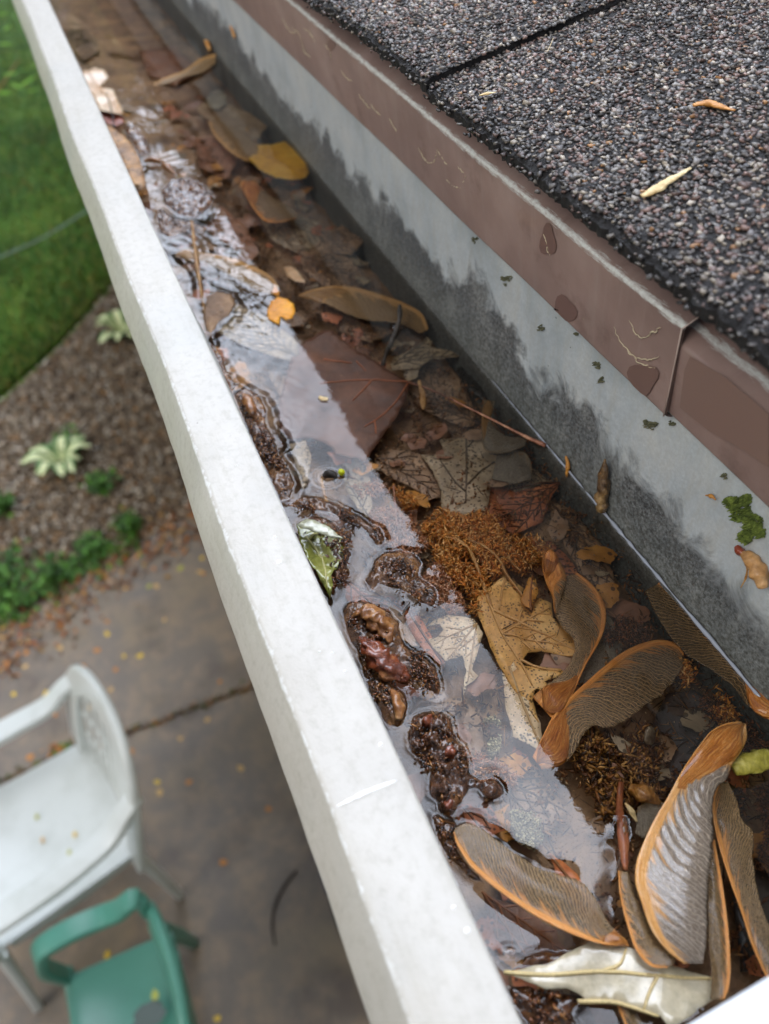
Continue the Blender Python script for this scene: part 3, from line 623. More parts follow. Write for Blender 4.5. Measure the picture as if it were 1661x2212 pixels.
leaf('sunken_leaf', [(742, 1030), (775, 1035), (800, 1050), (805, 1100), (792, 1120), (765, 1085), (750, 1060)], -.005, LM['grey'], 'grey brown oval leaf right of the little yellow cup', 'leaf', tips=[(795, 1115), (750, 1038)], seed=12)
leaf('sunken_leaf', [(700, 40), (720, 60), (700, 90), (670, 110)], -.004, LM['brown'], 'brown leaf scrap by the wall far up the gutter', 'leaf', seed=13) if False else None
leaf('maple_leaf', [(1057, 1271), (1094, 1239), (1133, 1265), (1125, 1286), (1149, 1325), (1151, 1302), (1162, 1286), (1190, 1302), (1195, 1333), (1224, 1362), (1245, 1385), (1271, 1411), (1271, 1424), (1216, 1416), (1169, 1403), (1141, 1406), (1125, 1435), (1211, 1445), (1224, 1458), (1177, 1471), (1211, 1505), (1156, 1487), (1151, 1510), (1165, 1560), (1120, 1500), (1080, 1440), (1044, 1359), (1026, 1312), (1037, 1278)], -.0055, LM['tan'],
     'speckled tan maple leaf with long lobes just right of the reflection edge', 'leaf', [[(1040, 1262), (1062, 1320), (1085, 1370), (1120, 1420), (1150, 1480)], [(1094, 1239), (1085, 1275), (1078, 1320)], [(1094, 1239), (1112, 1262), (1128, 1288)], [(1062, 1320), (1120, 1345), (1180, 1370), (1262, 1415)], [(1120, 1420), (1160, 1440), (1210, 1450)]],
     tips=[(1085, 1370), (1230, 1395), (1190, 1310)], seed=14, curl=.0022, vr=.0002)
leaf('small_leaf', [(1148, 1243), (1158, 1252), (1163, 1278), (1155, 1300), (1146, 1317), (1132, 1308), (1125, 1294), (1135, 1263)], -.0035, LM['ochre'], 'small ochre leaf lying on the speckled tan leaf', 'leaf', [[(1146, 1316), (1146, 1280), (1149, 1248)]], seed=15)
leaf('maple_leaf', [(924, 1352), (937, 1339), (960, 1330), (981, 1328), (1025, 1336), (1043, 1367), (1030, 1414), (1020, 1445), (1035, 1460), (1010, 1480), (1000, 1500), (1007, 1445), (999, 1414), (963, 1432), (948, 1415), (932, 1398), (926, 1383), (945, 1375), (958, 1362), (950, 1350)], -.0060, LM['pale'],
     'pale tan maple leaf with a hooked lobe seen through the bright reflection', 'leaf', tips=[(1030, 1345), (935, 1395), (965, 1428), (1010, 1475)], seed=16, curl=.002, vr=.0002)
leaf('long_leaf', [(1085, 1455), (1110, 1430), (1140, 1495), (1168, 1560), (1178, 1625), (1150, 1612), (1110, 1592), (1092, 1530)], -.0060, LM['pale'], 'pale pinkish long leaf under the reflection edge', 'leaf', [[(1100, 1440), (1130, 1520), (1170, 1615)]], seed=17, vr=.0002)
leaf('long_leaf', [(880, 1310), (905, 1330), (935, 1380), (965, 1430), (950, 1435), (915, 1405), (890, 1370), (872, 1330)], -.0058, LM['rust'], 'reddish narrow leaf between the pods and the pale maple leaf', 'leaf', [[(880, 1315), (920, 1380), (955, 1430)]], seed=18)
leaf('pointed_leaf', [(1186, 1846), (1215, 1862), (1245, 1890), (1275, 1935), (1300, 1990), (1320, 2035), (1280, 2020), (1245, 1975), (1212, 1920)], -.0030, [mottled('rosy_leaf', ['a8552c', 'c97c48', 'd99a66'], 90, .45, .4, .0004, 700), LM['ochre'][1]],
     'salmon coloured pointed leaf passing under the lower winged seed', 'leaf', [[(1188, 1850), (1240, 1915), (1290, 2005)]], seed=19)
leaf('maple_leaf', [(1088, 2100), (1130, 2092), (1180, 2083), (1215, 2065), (1245, 2048), (1280, 2033), (1355, 2046), (1420, 2075), (1500, 2098), (1555, 2113), (1565, 2143), (1530, 2168), (1490, 2195), (1445, 2225), (1425, 2198), (1380, 2183), (1330, 2163), (1255, 2165), (1265, 2153), (1225, 2135), (1180, 2138), (1150, 2123)], .0035, LM['bleach'],
     'bleached grey green leaf with long pointed lobes floating at the bottom', 'leaf', [[(1090, 2100), (1180, 2106), (1300, 2098), (1420, 2108), (1550, 2112)], [(1300, 2098), (1340, 2080), (1352, 2050)], [(1420, 2108), (1400, 2150), (1390, 2182)], [(1250, 2162), (1330, 2165), (1420, 2196)]], seed=20, curl=.0016, vr=.00022, step=.002, tilt=(0, .02))
leaf('dark_leaf', [(1440, 1500), (1500, 1490), (1560, 1530), (1600, 1580), (1560, 1640), (1500, 1700), (1430, 1700), (1390, 1640), (1410, 1560)], -.0105, leafmat('slate_brown_leaf', ['3a3230', '4e4440', '60554f'], '332b28', None, 40),
     'broad slate brown leaf on the bottom between the large winged seeds', 'leaf', tips=[(1590, 1600), (1420, 1600), (1460, 1690), (1450, 1510)], seed=21, curl=.0015)
leaf('dark_leaf', [(1575, 1900), (1640, 1860), (1720, 1950), (1700, 2080), (1600, 2100)], -.012, LM['black'], 'blackened leaf at the bottom right below the winged seeds', 'leaf', seed=22)
leaf('yellow_leaf', [(532, 308), (560, 312), (590, 312), (615, 305), (640, 325), (660, 350), (668, 372), (660, 386), (630, 388), (595, 382), (560, 366), (538, 343)], -.003, LM['yellow'], 'bright yellow leaf under water beside the stained wall', 'leaf', [[(540, 320), (600, 350), (662, 378)]], seed=23, curl=.0008)
leaf('tan_leaf', [(425, 234), (445, 218), (490, 222), (530, 240), (577, 270), (560, 300), (520, 300), (470, 268), (440, 255)], -.006, leafmat('soft_tan_leaf', ['7c6245', '9d8361', 'b59c7a'], '8a6e4c', None, 50), 'ragged tan leaf next to the yellow one', 'leaf', tips=[(570, 275), (440, 235)], seed=24)
leaf('tan_leaf', [(447, 215), (455, 200), (475, 194), (490, 205), (488, 225), (470, 236), (452, 232)], -.004, leafmat('faded_leaf', ['6e6350', '8d8069', 'a3977f'], '7d705a', None, 50), 'round faded leaf above the ragged tan one', 'leaf', seed=25)
leaf('orange_leaf', [(577, 668), (585, 650), (602, 640), (622, 645), (634, 655), (638, 672), (632, 688), (618, 692), (606, 682), (604, 700), (590, 694), (578, 685)], .0008, LM['orangey'], 'small glossy orange leaf floating at the reflection edge', 'leaf', seed=26, step=.0016)
leaf('small_leaf', [(592, 618), (604, 630), (600, 640), (588, 632)], -.001, LM['orangey'], 'tiny orange leaf scrap just above the orange leaf', 'leaf', seed=27, step=.001)
leaf('tan_leaf', [(183, 159), (207, 147), (222, 151), (235, 169), (214, 184), (243, 188), (254, 216), (264, 234), (264, 247), (240, 250), (215, 240), (195, 200), (175, 170)], .006, LM['peach'], 'pale peach leaf curled against the inside of the white lip', 'leaf', [[(190, 160), (225, 200), (258, 242)]], seed=28, curl=.003, step=.003)
leaf('bark_chip', [(215, 237), (240, 238), (262, 246), (267, 262), (250, 272), (228, 266)], .005, LM['redd'], 'red brown bark chip below the peach leaf', 'leaf scrap', seed=29, step=.0025)
leaf('curled_leaf', [(230, 268), (244, 276), (269, 292), (286, 315), (297, 335), (311, 372), (315, 404), (300, 412), (278, 385), (250, 330)], .006, leafmat('spotted_tan_leaf', ['4a3220', 'a87a48', 'c99a64'], 'a87a48', 400, 60), 'brown edged tan leaf standing against the lip upstream', 'leaf', seed=30, step=.0025, curl=.002)
leaf('small_leaf', [(612, 578), (628, 574), (650, 592), (660, 612), (640, 610), (622, 598)], -.002, LM['peach'], 'little pale pod shaped leaf above the long tan winged seed', 'leaf', seed=31, step=.0015)
leaf('curled_leaf', [(641, 1132), (660, 1120), (677, 1114), (706, 1121), (734, 1150), (742, 1165), (738, 1190), (728, 1215), (715, 1240), (720, 1262), (712, 1285), (690, 1250), (668, 1210), (648, 1170)], .0045, LM['olive'], 'wet olive green curled leaf lying against the lip', 'leaf', [[(660, 1155), (690, 1190), (708, 1270)], [(665, 1160), (700, 1140), (732, 1160)]], seed=32, curl=.005, cs=90, step=.0015, tilt=(.04, -.03))
leaf('curled_leaf', [(641, 1133), (660, 1120), (680, 1126), (712, 1140), (742, 1163), (715, 1160), (680, 1150), (655, 1142)], .0085, leafmat('silver_leaf_back', ['8a8868', 'b5b295', 'd0cdb8'], '8a8868', None, 90, .8, .25), 'silvery folded flap on the olive green leaf', 'leaf', seed=33, curl=.002, step=.0014)
for i, (px_, zz, mt, lb) in enumerate([
    ([(645, 548), (700, 520), (760, 560), (800, 610), (760, 640), (700, 620), (660, 590)], -.0100, 'umber', 'large dim brown leaf on the bottom above the long tan winged seed'),
    ([(560, 470), (620, 455), (690, 480), (720, 520), (650, 545), (590, 520)], -.0095, 'grey', 'greyish brown leaf lying left of the wall foot'),
    ([(690, 500), (740, 490), (790, 520), (760, 550), (715, 540)], -.0080, 'umber', 'lobed brown leaf close to the wall foot upstream'),
    ([(430, 470), (480, 450), (530, 490), (560, 540), (510, 540), (460, 510)], -.0085, 'brown', 'brown leaf right beside the small sky reflection'),
    ([(300, 110), (380, 100), (430, 150), (380, 185), (320, 160)], -.0105, 'brown', 'chocolate brown leaf far up the gutter'),
    ([(420, 300), (480, 290), (520, 340), (490, 390), (430, 360)], -.0095, 'brown', 'chocolate brown leaf left of the yellow leaf'),
    ([(1190, 1080), (1240, 1100), (1300, 1180), (1330, 1260), (1290, 1270), (1230, 1200), (1190, 1130)], -.0110, 'umber', 'dusky leaf along the foot of the back wall'),
    ([(1060, 985), (1140, 1000), (1190, 1040), (1120, 1062), (1062, 1045)], -.0105, 'grey', 'grey leaf beneath the veined wing near the wall'),
    ([(1000, 780), (1035, 830), (1050, 870), (1010, 850), (985, 800)], -.0100, 'black', 'black narrow leaf leaning at the wall foot'),
    ([(700, 640), (760, 665), (820, 690), (850, 720), (800, 740), (730, 715), (690, 680)], -.0098, 'umber', 'brown leaf under the long tan winged seed'),
    ([(1120, 1180), (1190, 1170), (1240, 1220), (1280, 1300), (1310, 1380), (1250, 1330), (1200, 1250)], -.0108, 'rust', 'rusty leaf between the orange crumbs and the wall'),
    ([(870, 1560), (930, 1470), (1010, 1500), (1060, 1570), (1050, 1640), (980, 1640), (920, 1620)], -.0125, 'umber', 'umber leaf under the reflection beside the knobbly clump'),
    ([(1030, 1640), (1110, 1620), (1180, 1680), (1230, 1760), (1180, 1800), (1080, 1760)], -.0110, 'umber', 'dark leaf under the reflection around the pale crust'),
    ([(1040, 1930), (1120, 1960), (1200, 2010), (1230, 2060), (1140, 2070), (1070, 2030)], -.0110, 'brown', 'brown leaf sunk below the lower winged seed'),
    ([(1000, 1745), (1060, 1740), (1090, 1790), (1060, 1810), (1010, 1790)], -.0070, 'rust', 'pinkish leaf sunk above the lower winged seed tip'),
    ([(100, 60), (150, 30), (200, 60), (215, 110), (180, 130), (140, 100)], -.011, 'umber', 'mossy brown leaf by the lip at the far end'),
    ([(740, 1250), (800, 1290), (850, 1290), (900, 1330), (860, 1360), (800, 1330), (750, 1300)], -.0090, 'rust', 'reddish leaf under the film beside the pods'),
    ([(1290, 1640), (1350, 1650), (1390, 1720), (1350, 1790), (1290, 1740)], -.0120, 'umber', 'dark leaf under the amber rot left of the largest winged seed'),
]): leaf('sunken_leaf', px_, zz, LM[mt], lb, 'leaf', tips=[px_[0], px_[len(px_)//2], px_[len(px_)//2+1]], seed=40+i, curl=.002, step=.003, jag=.0008)

# ------------------------------------------------------------------ winged maple seeds
WM = {
 'amber': wingmat('wing_amber', '3a2a18', 'dcb47c', ('c06e22', 'e89a48', 'f4c080'), 44, .36, .66, .3, .35),
 'wetpale': wingmat('wing_wet_pale', '6a5c50', 'd9c6ae', ('cc8030', 'eaa858', 'f6cf9a'), 42, .32, .85, .7, .25, .19, .55),
 'sunk': wingmat('wing_sunken', '503a24', 'e0bc8a', ('a05c18', 'd88a38', 'ecb060'), 50, .38, .66, 0, .5, .13),
 'tan': wingmat('wing_tan', '86683f', 'a8875a', ('a8722e', 'cc9a58', 'e0b87c'), 30, .30, 1., 0, .5, .16),
 'grey': wingmat('wing_grey', '54483a', 'c4b49a', ('6f5538', '8d7350', 'a08a68'), 45, .3, .8, 0, .5, .05),
}
SM = {'amber': seedmat('nut_amber', ('84420f', 'c47624', 'e8ac60'), .45), 'sunk': seedmat('nut_sunken', ('74380f', 'b46a26', 'dca058'), .1), 'tan': seedmat('nut_tan', ('7a5226', 'a87c46', 'c69e66'), .1)}
def samara(lead, trail, z, kind, label, z1=None, seedfrac=.26, seedkind='amber', curl=.0012, seed=0, group='winged maple seeds', bulge=.0017, jag=.035, flip=False):
    """lead/trail run from the nut end to the wing tip"""
    z1 = z if z1 is None else z1; NU, NV = 64, 20
    def wz(t): return z+(z1-z)*t
    A_ = smooth_path([(x, y, 0) for x, y in lead], NU+1); B_ = smooth_path([(x, y, 0) for x, y in trail], NU+1)
    V_ = []; UV = []; P0 = U(*lead[0], z)
    for i in range(NU+1):
        t = i/NU; zz = wz(t)
        a_, b_ = A_[i], B_[i]; j_ = 1+jag*(noise.noise(Vector((t*22, seed, 1)))+.5*noise.noise(Vector((t*60, seed, 2))))
        for j in range(NV+1):
            v = j/NV; q = a_+(b_-a_)*v*(j_ if t > seedfrac else 1)
            p = U(q[0], q[1], zz)
            rib = .0009*math.exp(-(v/.10)**2)*(1 if t > .05 else t/.05)
            wave = (.00016 if kind == 'wetpale' else .00008)*math.sin((t-.3*v**.55)*(42 if kind == 'wetpale' else 58)*math.pi+2*noise.noise(Vector((t*9, v*4, seed))))*min(1, v*5)*(t > seedfrac)
            p.z += rib+wave+curl*noise.noise(Vector((t*3+seed, v*2, seed)))*v+curl*.8*math.sin(v*2.6)*math.sin(t*3)
            sm = 0. if t < seedfrac*.55 else min(1., (t-seedfrac*.55)/max(.02, seedfrac*.9)); sm = sm*sm*(3-2*sm) if seedfrac else 1.; V_.append(p); UV.append((t, v*(.12+.88*sm)))
    Q_ = [(i*(NV+1)+j, (i+1)*(NV+1)+j, (i+1)*(NV+1)+j+1, i*(NV+1)+j+1) for i in range(NU) for j in range(NV)]
    root = empty('winged_seed', P0, label, 'seed', group)
    o_ = mesh('wing', V_, Q_, WM[kind], root, True, None, UV); md = o_.modifiers.new('thickness', 'SOLIDIFY'); md.thickness = .0002; md.offset = -1
    if seedfrac > 0:                                   # the nut: swollen first stretch
        seedfrac = min(.45, seedfrac*1.25); K = max(8, int(NU*seedfrac)); b = MB(); V_ = []; UV = []; Q_ = []; k = 14
        for i in range(K+1):
            t = i/K; a_, b_ = A_[i], B_[i]; m_ = (a_+b_)/2; hw = (b_-a_)/2; pr = min(1., (t/.28+.02)**.6)*(1-.72*max(0., (t-.4)/.6)**1.4)
            sc = max(.03, pr)*1.0; bf = sc*(1-t**2.2)+.02
            for j in range(k):
                a = 2*math.pi*j/k; q = m_+hw*math.cos(a)*sc-hw*(1-sc)*min(1, t*3); zz = wz(i/NU)
                p = U(q[0], q[1], zz+.0006); p.z += math.sin(a)*bulge*bf*(1+.10*math.cos(a*9)); V_.append(p); UV.append((t, .5+.5*math.cos(a)))
        for i in range(K):
            for j in range(k): a, b_ = i*k+j, i*k+(j+1) % k; Q_.append((a, b_, b_+k, a+k))
        Q_ += [tuple(range(k))[::-1], tuple(range(K*k, K*k+k))]
        mesh('nut', V_, Q_, SM[seedkind], root, True, None, UV)
    return root
samara([(1600, 1558), (1575, 1563), (1536, 1581), (1510, 1612), (1470, 1670), (1442, 1722), (1411, 1774), (1390, 1818), (1372, 1870), (1371, 1910), (1384, 1951), (1402, 2003), (1440, 2055), (1475, 2082)],
       [(1612, 1568), (1614, 1590), (1603, 1620), (1580, 1654), (1568, 1685), (1549, 1700), (1538, 1740), (1538, 1792), (1534, 1846), (1527, 1919), (1525, 1982), (1523, 2040), (1518, 2082)], .010, 'wetpale', 'largest orange edged winged seed, wet grey wing curving down to the bleached leaf', .0075, .27, seed=1, curl=.0016, bulge=.0028)
samara([(1700, 2200), (1680, 2160), (1648, 2105), (1617, 2034), (1600, 1978), (1577, 1915), (1561, 1867), (1544, 1805), (1538, 1774), (1536, 1727), (1550, 1690)],
       [(1730, 2190), (1720, 2150), (1700, 2100), (1668, 2020), (1648, 1972), (1627, 1878), (1624, 1826), (1627, 1805), (1602, 1774), (1590, 1730), (1572, 1688)], .004, 'amber', 'winged seed at the right with its nut outside the bottom corner', .003, .12, seed=2, curl=.001)
samara([(1358, 2044), (1300, 2042), (1247, 2026), (1195, 2003), (1143, 1974), (1091, 1938), (1044, 1901), (1012, 1870), (996, 1845), (984, 1822), (979, 1800)],
       [(1352, 2030), (1315, 1995), (1286, 1943), (1260, 1909), (1221, 1894), (1169, 1878), (1106, 1841), (1059, 1805), (1028, 1784), (1003, 1779), (985, 1787)], .0045, 'amber', 'winged seed floating against the lip, bright orange lower edge and dark veined wing', .0075, .10, seed=3, curl=.0008, bulge=.0008)
samara([(1200, 1560), (1229, 1515), (1268, 1432), (1287, 1401), (1305, 1359), (1307, 1320), (1294, 1286), (1270, 1258), (1245, 1240)],
       [(1150, 1505), (1180, 1480), (1222, 1445), (1240, 1405), (1238, 1385), (1215, 1360), (1200, 1330), (1196, 1290), (1215, 1245)], -.0030, 'sunk', 'sunken winged seed with amber right edge, beside the speckled leaf', -.0035, .24, 'sunk', seed=4)
samara([(1186, 1184), (1171, 1205), (1172, 1235), (1180, 1265), (1192, 1290), (1198, 1325)], [(1194, 1186), (1214, 1222), (1224, 1250), (1218, 1275), (1211, 1295), (1206, 1325)], -.0020, 'sunk', 'striped orange nut with a stub of wing standing above the sunken winged seed', None, .8, 'sunk', seed=5, bulge=.0022)
samara([(1150, 1635), (1175, 1585), (1192, 1552), (1229, 1510), (1268, 1474), (1307, 1440), (1346, 1411), (1385, 1393), (1427, 1386), (1460, 1395), (1476, 1415)],
       [(1170, 1662), (1208, 1655), (1234, 1635), (1246, 1616), (1258, 1590), (1275, 1572), (1320, 1573), (1385, 1531), (1414, 1512), (1440, 1490), (1476, 1438)], -.0028, 'sunk', 'sunken winged seed fanning to the upper right in the middle of the trough', -.0035, .25, 'sunk', seed=6, jag=.05)
samara([(1712, 1560), (1680, 1512), (1661, 1487), (1600, 1412), (1550, 1357), (1505, 1312), (1460, 1272), (1425, 1259)],
       [(1690, 1570), (1650, 1550), (1610, 1522), (1585, 1487), (1540, 1450), (1480, 1412), (1430, 1352), (1393, 1277)], -.0004, 'amber', 'winged seed touching the back wall at the water line, lower right', -.0022, .30, seed=7, bulge=.0024, curl=.001)
samara([(1046, 863), (1041, 895), (1040, 931), (1048, 975), (1085, 982), (1110, 975), (1133, 966)], [(1069, 866), (1064, 890), (1062, 915), (1075, 932), (1095, 943), (1115, 945), (1137, 948)], -.0035, 'grey', 'broken winged seed with upright tan nut crossed by the red stalk', None, .42, 'tan', seed=8, bulge=.0012, curl=.001)
samara([(1075, 975), (1105, 975), (1132, 980), (1146, 1002), (1149, 1025)], [(1062, 1035), (1085, 1041), (1105, 1046), (1125, 1044), (1147, 1035)], -.0060, 'grey', 'pale ribbed wing fragment below the broken winged seed', None, 0, seed=9)
samara([(645, 638), (713, 622), (770, 625), (822, 640), (875, 659), (914, 685), (925, 713)], [(650, 642), (687, 653), (744, 677), (809, 695), (848, 699), (890, 712), (908, 721)], -.0045, 'tan', 'long plain tan winged seed under water behind the black twig', None, .3, 'tan', seed=10, bulge=.001)
samara([(379, 550), (402, 543), (443, 550), (495, 560), (537, 575), (568, 589), (591, 606), (603, 623)], [(380, 556), (412, 566), (454, 573), (495, 598), (537, 618), (568, 632), (590, 638)], -.0015, 'tan', 'tan winged seed reaching from the lip through the broken sky reflection', None, .3, 'tan', seed=11, bulge=.0014)
samara([(520, 392), (525, 415), (535, 431), (554, 462), (574, 481), (610, 482), (640, 474)], [(552, 390), (560, 402), (579, 421), (606, 437), (631, 454), (645, 466)], -.0030, 'sunk', 'short winged seed with an orange nut upstream of the reflections', None, .28, 'sunk', seed=12, bulge=.0018)
samara([(332, 182), (365, 168), (397, 156), (433, 130), (467, 119)], [(334, 187), (370, 178), (400, 169), (430, 160), (465, 137)], .0015, 'tan', 'slim tan winged seed floating slantwise far up the gutter', None, .1, 'tan', seed=13, bulge=.0006)
samara([(449, 262), (460, 290), (480, 315), (505, 337), (535, 352)], [(470, 255), (500, 270), (530, 290), (550, 305), (560, 330)], -.0035, 'tan', 'winged seed half covered by the yellow leaf', None, 0, 'tan', seed=14)
samara([(225, 82), (270, 87), (310, 87), (350, 82)], [(228, 74), (270, 80), (310, 80), (352, 74)], -.002, 'tan', 'thin tan seed blade across the trough at the very top', None, 0, seed=15)
samara([(1565, 2160), (1573, 2120), (1573, 2044), (1561, 1932), (1540, 1815)], [(1535, 2160), (1535, 2100), (1530, 2030), (1528, 1950), (1532, 1850)], .0045, 'amber', 'upright orange seed wing tucked behind the right edge of the largest one', .005, 0, seed=16)
samara([(1335, 1880), (1338, 1930), (1357, 2013), (1373, 2055), (1409, 2090), (1440, 2090)], [(1357, 1885), (1378, 1951), (1398, 1992), (1430, 2040), (1459, 2069), (1455, 2085)], .0042, 'amber', 'narrow winged seed squeezed left of the largest one', .006, 0, seed=17)
samara([(1262, 2040), (1300, 2110), (1330, 2170), (1360, 2240)], [(1298, 2036), (1335, 2100), (1368, 2170), (1400, 2240)], .0012, 'amber', 'orange seed edge showing under the bleached leaf', None, 0, seed=18)
samara([(1229, 1300), (1290, 1310), (1325, 1350), (1345, 1400)], [(1240, 1470), (1262, 1478), (1300, 1450), (1335, 1420)], -.0085, 'grey', 'dark ribbed wing peeping out between the two sunken winged seeds', None, 0, seed=19)
samara([(1378, 1745), (1400, 1733), (1425, 1735), (1440, 1745)], [(1372, 1800), (1390, 1812), (1410, 1800), (1425, 1780)], -.004, 'grey', 'small grey wing scrap left of the largest winged seed', None, 0, seed=20)

# ------------------------------------------------------------------ wet islands of debris that break the surface
ISL = []
def island(px_, mat, label, h=.0022, lump=.0016, ls=330., seed=1, step=.0008, cat='debris', z=0., name='debris_clump'):
    W = [U(x, y, z) for x, y in px_]; poly = refine([(p.x, p.y) for p in W], .0009, .0006, seed); ISL.append(np.array([(p[0], p[1]) for p in poly]))
    V2, Fc = fill(poly, step); E = np.array([(p[0], p[1]) for p in poly]); E2 = np.roll(E, -1, 0); V_ = []
    for x, y in V2:
        p = np.array((x, y)); d_ = E2-E; t = np.clip(((p-E)*d_).sum(1)/((d_**2).sum(1)+1e-15), 0, 1); d = np.min(np.linalg.norm(E+d_*t[:, None]-p, axis=1))
        k = 1-math.exp(-d/.0011); zz = z-.0005+h*.75*k+lump*k*(noise.fractal(Vector((x*ls*1.3, y*ls*1.3, seed)), .5, 2.2, 5)); V_.append((x, y, zz))
    ctr = sum(W, Vector())/len(W); o_ = mesh(name, V_, Fc, mat, None, True, ctr); return tag(o_, label, cat)
island([(740, 1320), (752, 1302), (783, 1297), (812, 1310), (840, 1320), (861, 1346), (864, 1367), (872, 1393), (895, 1411), (921, 1422), (939, 1440), (947, 1466), (952, 1490), (945, 1500), (921, 1484), (918, 1469), (918, 1445), (905, 1440), (908, 1458), (898, 1471), (879, 1479), (848, 1469), (822, 1450), (804, 1440), (804, 1464), (791, 1466), (780, 1427), (754, 1372)], M['wet'], 'dark wet mound of rotten litter that carries the two glossy seed pods', seed=1)
island([(790, 1469), (827, 1463), (848, 1479), (869, 1494), (879, 1516), (874, 1549), (859, 1568), (838, 1570), (815, 1520)], M['wet'], 'dark wet lump against the lip below the seed pods', seed=2, h=.0026)
island([(892, 1549), (913, 1539), (952, 1539), (973, 1552), (978, 1575), (981, 1594), (999, 1612), (1008, 1638), (1010, 1672), (1030, 1685), (1040, 1690), (1065, 1685), (1085, 1701), (1083, 1722), (1065, 1729), (1044, 1716), (1032, 1700), (1013, 1705), (997, 1729), (986, 1748), (976, 1763), (953, 1756), (947, 1732), (929, 1719), (927, 1696), (934, 1657), (900, 1633), (885, 1614), (882, 1599)], M['wetgloss'], 'knobbly red brown glossy clump with a round knob at its side', seed=3, h=.0030, lump=.0030, ls=420)
island([(810, 1212), (831, 1194), (862, 1191), (896, 1199), (911, 1220), (901, 1244), (905, 1247), (932, 1266), (945, 1281), (945, 1297), (932, 1307), (916, 1302), (874, 1276), (848, 1266), (817, 1260), (804, 1273), (790, 1253), (801, 1234)], M['wet'], 'Y shaped dark wet scrap surrounded by bright water film', seed=4)
island([(620, 1090), (654, 1072), (693, 1074), (745, 1098), (784, 1121), (820, 1142), (831, 1166), (820, 1181), (805, 1166), (794, 1145), (766, 1129), (719, 1106), (672, 1100), (640, 1098)], M['wet'], 'long dark wet streak breaking the film above the olive leaf', seed=5, h=.0014)
island([(640, 1130), (677, 1114), (706, 1121), (734, 1145), (758, 1150), (760, 1160), (744, 1181), (758, 1197), (747, 1220), (755, 1238), (745, 1254), (725, 1262), (715, 1290), (690, 1260), (655, 1180)], M['wetgloss'], 'red brown glossy crumbs around the olive green leaf', seed=6, h=.0016, lump=.0022)
island([(505, 850), (530, 835), (560, 853), (575, 885), (572, 915), (590, 945), (600, 985), (625, 1015), (636, 1045), (625, 1075), (608, 1080), (570, 1000), (530, 910)], M['wet'], 'dark soaked litter between the lip and the bright meniscus', seed=7, h=.0012, lump=.0014)
island([(455, 740), (475, 760), (490, 800), (510, 830), (500, 850), (470, 790)], M['wet'], 'narrow soaked litter strip against the lip', seed=8, h=.001)
island([(445, 640), (470, 628), (500, 635), (508, 655), (495, 680), (475, 690), (455, 720), (440, 690)], M['sludge'], 'brown silt mound ringed by ripples near the upright stalk', seed=9, h=.0012, lump=.0008)
island([(335, 455), (352, 448), (372, 470), (420, 480), (447, 490), (440, 505), (400, 500), (365, 512), (345, 500)], M['wet'], 'dark wet strip at the head of the broken sky reflection', seed=10, h=.0012)
island([(350, 410), (370, 390), (410, 388), (440, 400), (462, 425), (450, 450), (420, 470), (385, 462), (355, 440)], M['wetgloss'], 'shiny purplish brown clump of litter upstream', seed=11, h=.0022, lump=.0028, step=.0016)
island([(265, 270), (290, 275), (320, 300), (322, 330), (300, 330), (280, 300)], M['wet'], 'small wet clump behind the leaf standing at the lip', seed=12, h=.0025, step=.002)
island([(1124, 2090), (1140, 2066), (1180, 2058), (1231, 2062), (1215, 2076), (1170, 2085)], M['wetgloss'], 'dark glossy scrap just above the bleached leaf', seed=13, h=.0016, step=.001)
island([(1083, 2047), (1098, 2042), (1112, 2050), (1112, 2062), (1096, 2062)], M['wetgloss'], 'small round dark bead in the water film near the bottom', seed=14, h=.0012, step=.0008)
island([(1095, 2130), (1150, 2130), (1180, 2145), (1240, 2145), (1262, 2158), (1230, 2190), (1250, 2225), (1160, 2230), (1120, 2180)], M['wetgloss'], 'wet red brown litter below the bleached leaf', seed=15, h=.0012, lump=.0026, step=.0011)
island([(935, 1755), (958, 1770), (985, 1778), (975, 1800), (985, 1830), (1020, 1880), (1045, 1905), (1010, 1890), (970, 1850), (945, 1800)], M['wet'], 'wet dark litter between the lip and the lower winged seed', seed=16, h=.0016)
island([(1332, 1790), (1350, 1760), (1362, 1800), (1352, 1850), (1340, 1890), (1332, 1850)], M['wetgloss'], 'rusty red pulp spike where the reflection ends', seed=17, h=.003, lump=.001)

# small solids: pods, buds, knobs, twigs
def solid(name, pts, rad, mat, label, cat, flat=1., bump=.35, bs=420., seg=14, ridges=0., seed=0, nn=None):
    P_ = [U(x, y, z) for x, y, z in pts]; b = MB(); tube(b, P_, rad, seg, nn or len(pts)*8, flat, bump, bs, seed, ridges=ridges)
    return tag(b.build(name, mat, None, True, sum(P_, Vector())/len(P_)), label, cat)
solid('seed_pod', [(775, 1375, .002), (800, 1400, .0032), (840, 1440, .003), (885, 1465, .0015)], [.0004, .0026, .0036, .0034, .0012], M['pod'], 'glossy wine red seed pod lying in the wet mound', 'seed pod', .75, .75, 420, 20, .22)
solid('seed_pod', [(762, 1330, .0015), (790, 1325, .003), (825, 1350, .0028), (845, 1390, .001)], [.0010, .0032, .0030, .0008], M['bud'], 'crumpled tan and orange husk above the wine red pod', 'seed pod', .7, 1.1, 520, 20, .25)
solid('seed_pod', [(845, 1490, .002), (858, 1520, .0028), (862, 1555, .002)], [.0006, .0016, .0018, .0008], M['bud'], 'narrow brown husk stuck in the wet lump at the lip', 'seed pod', .8, .5)
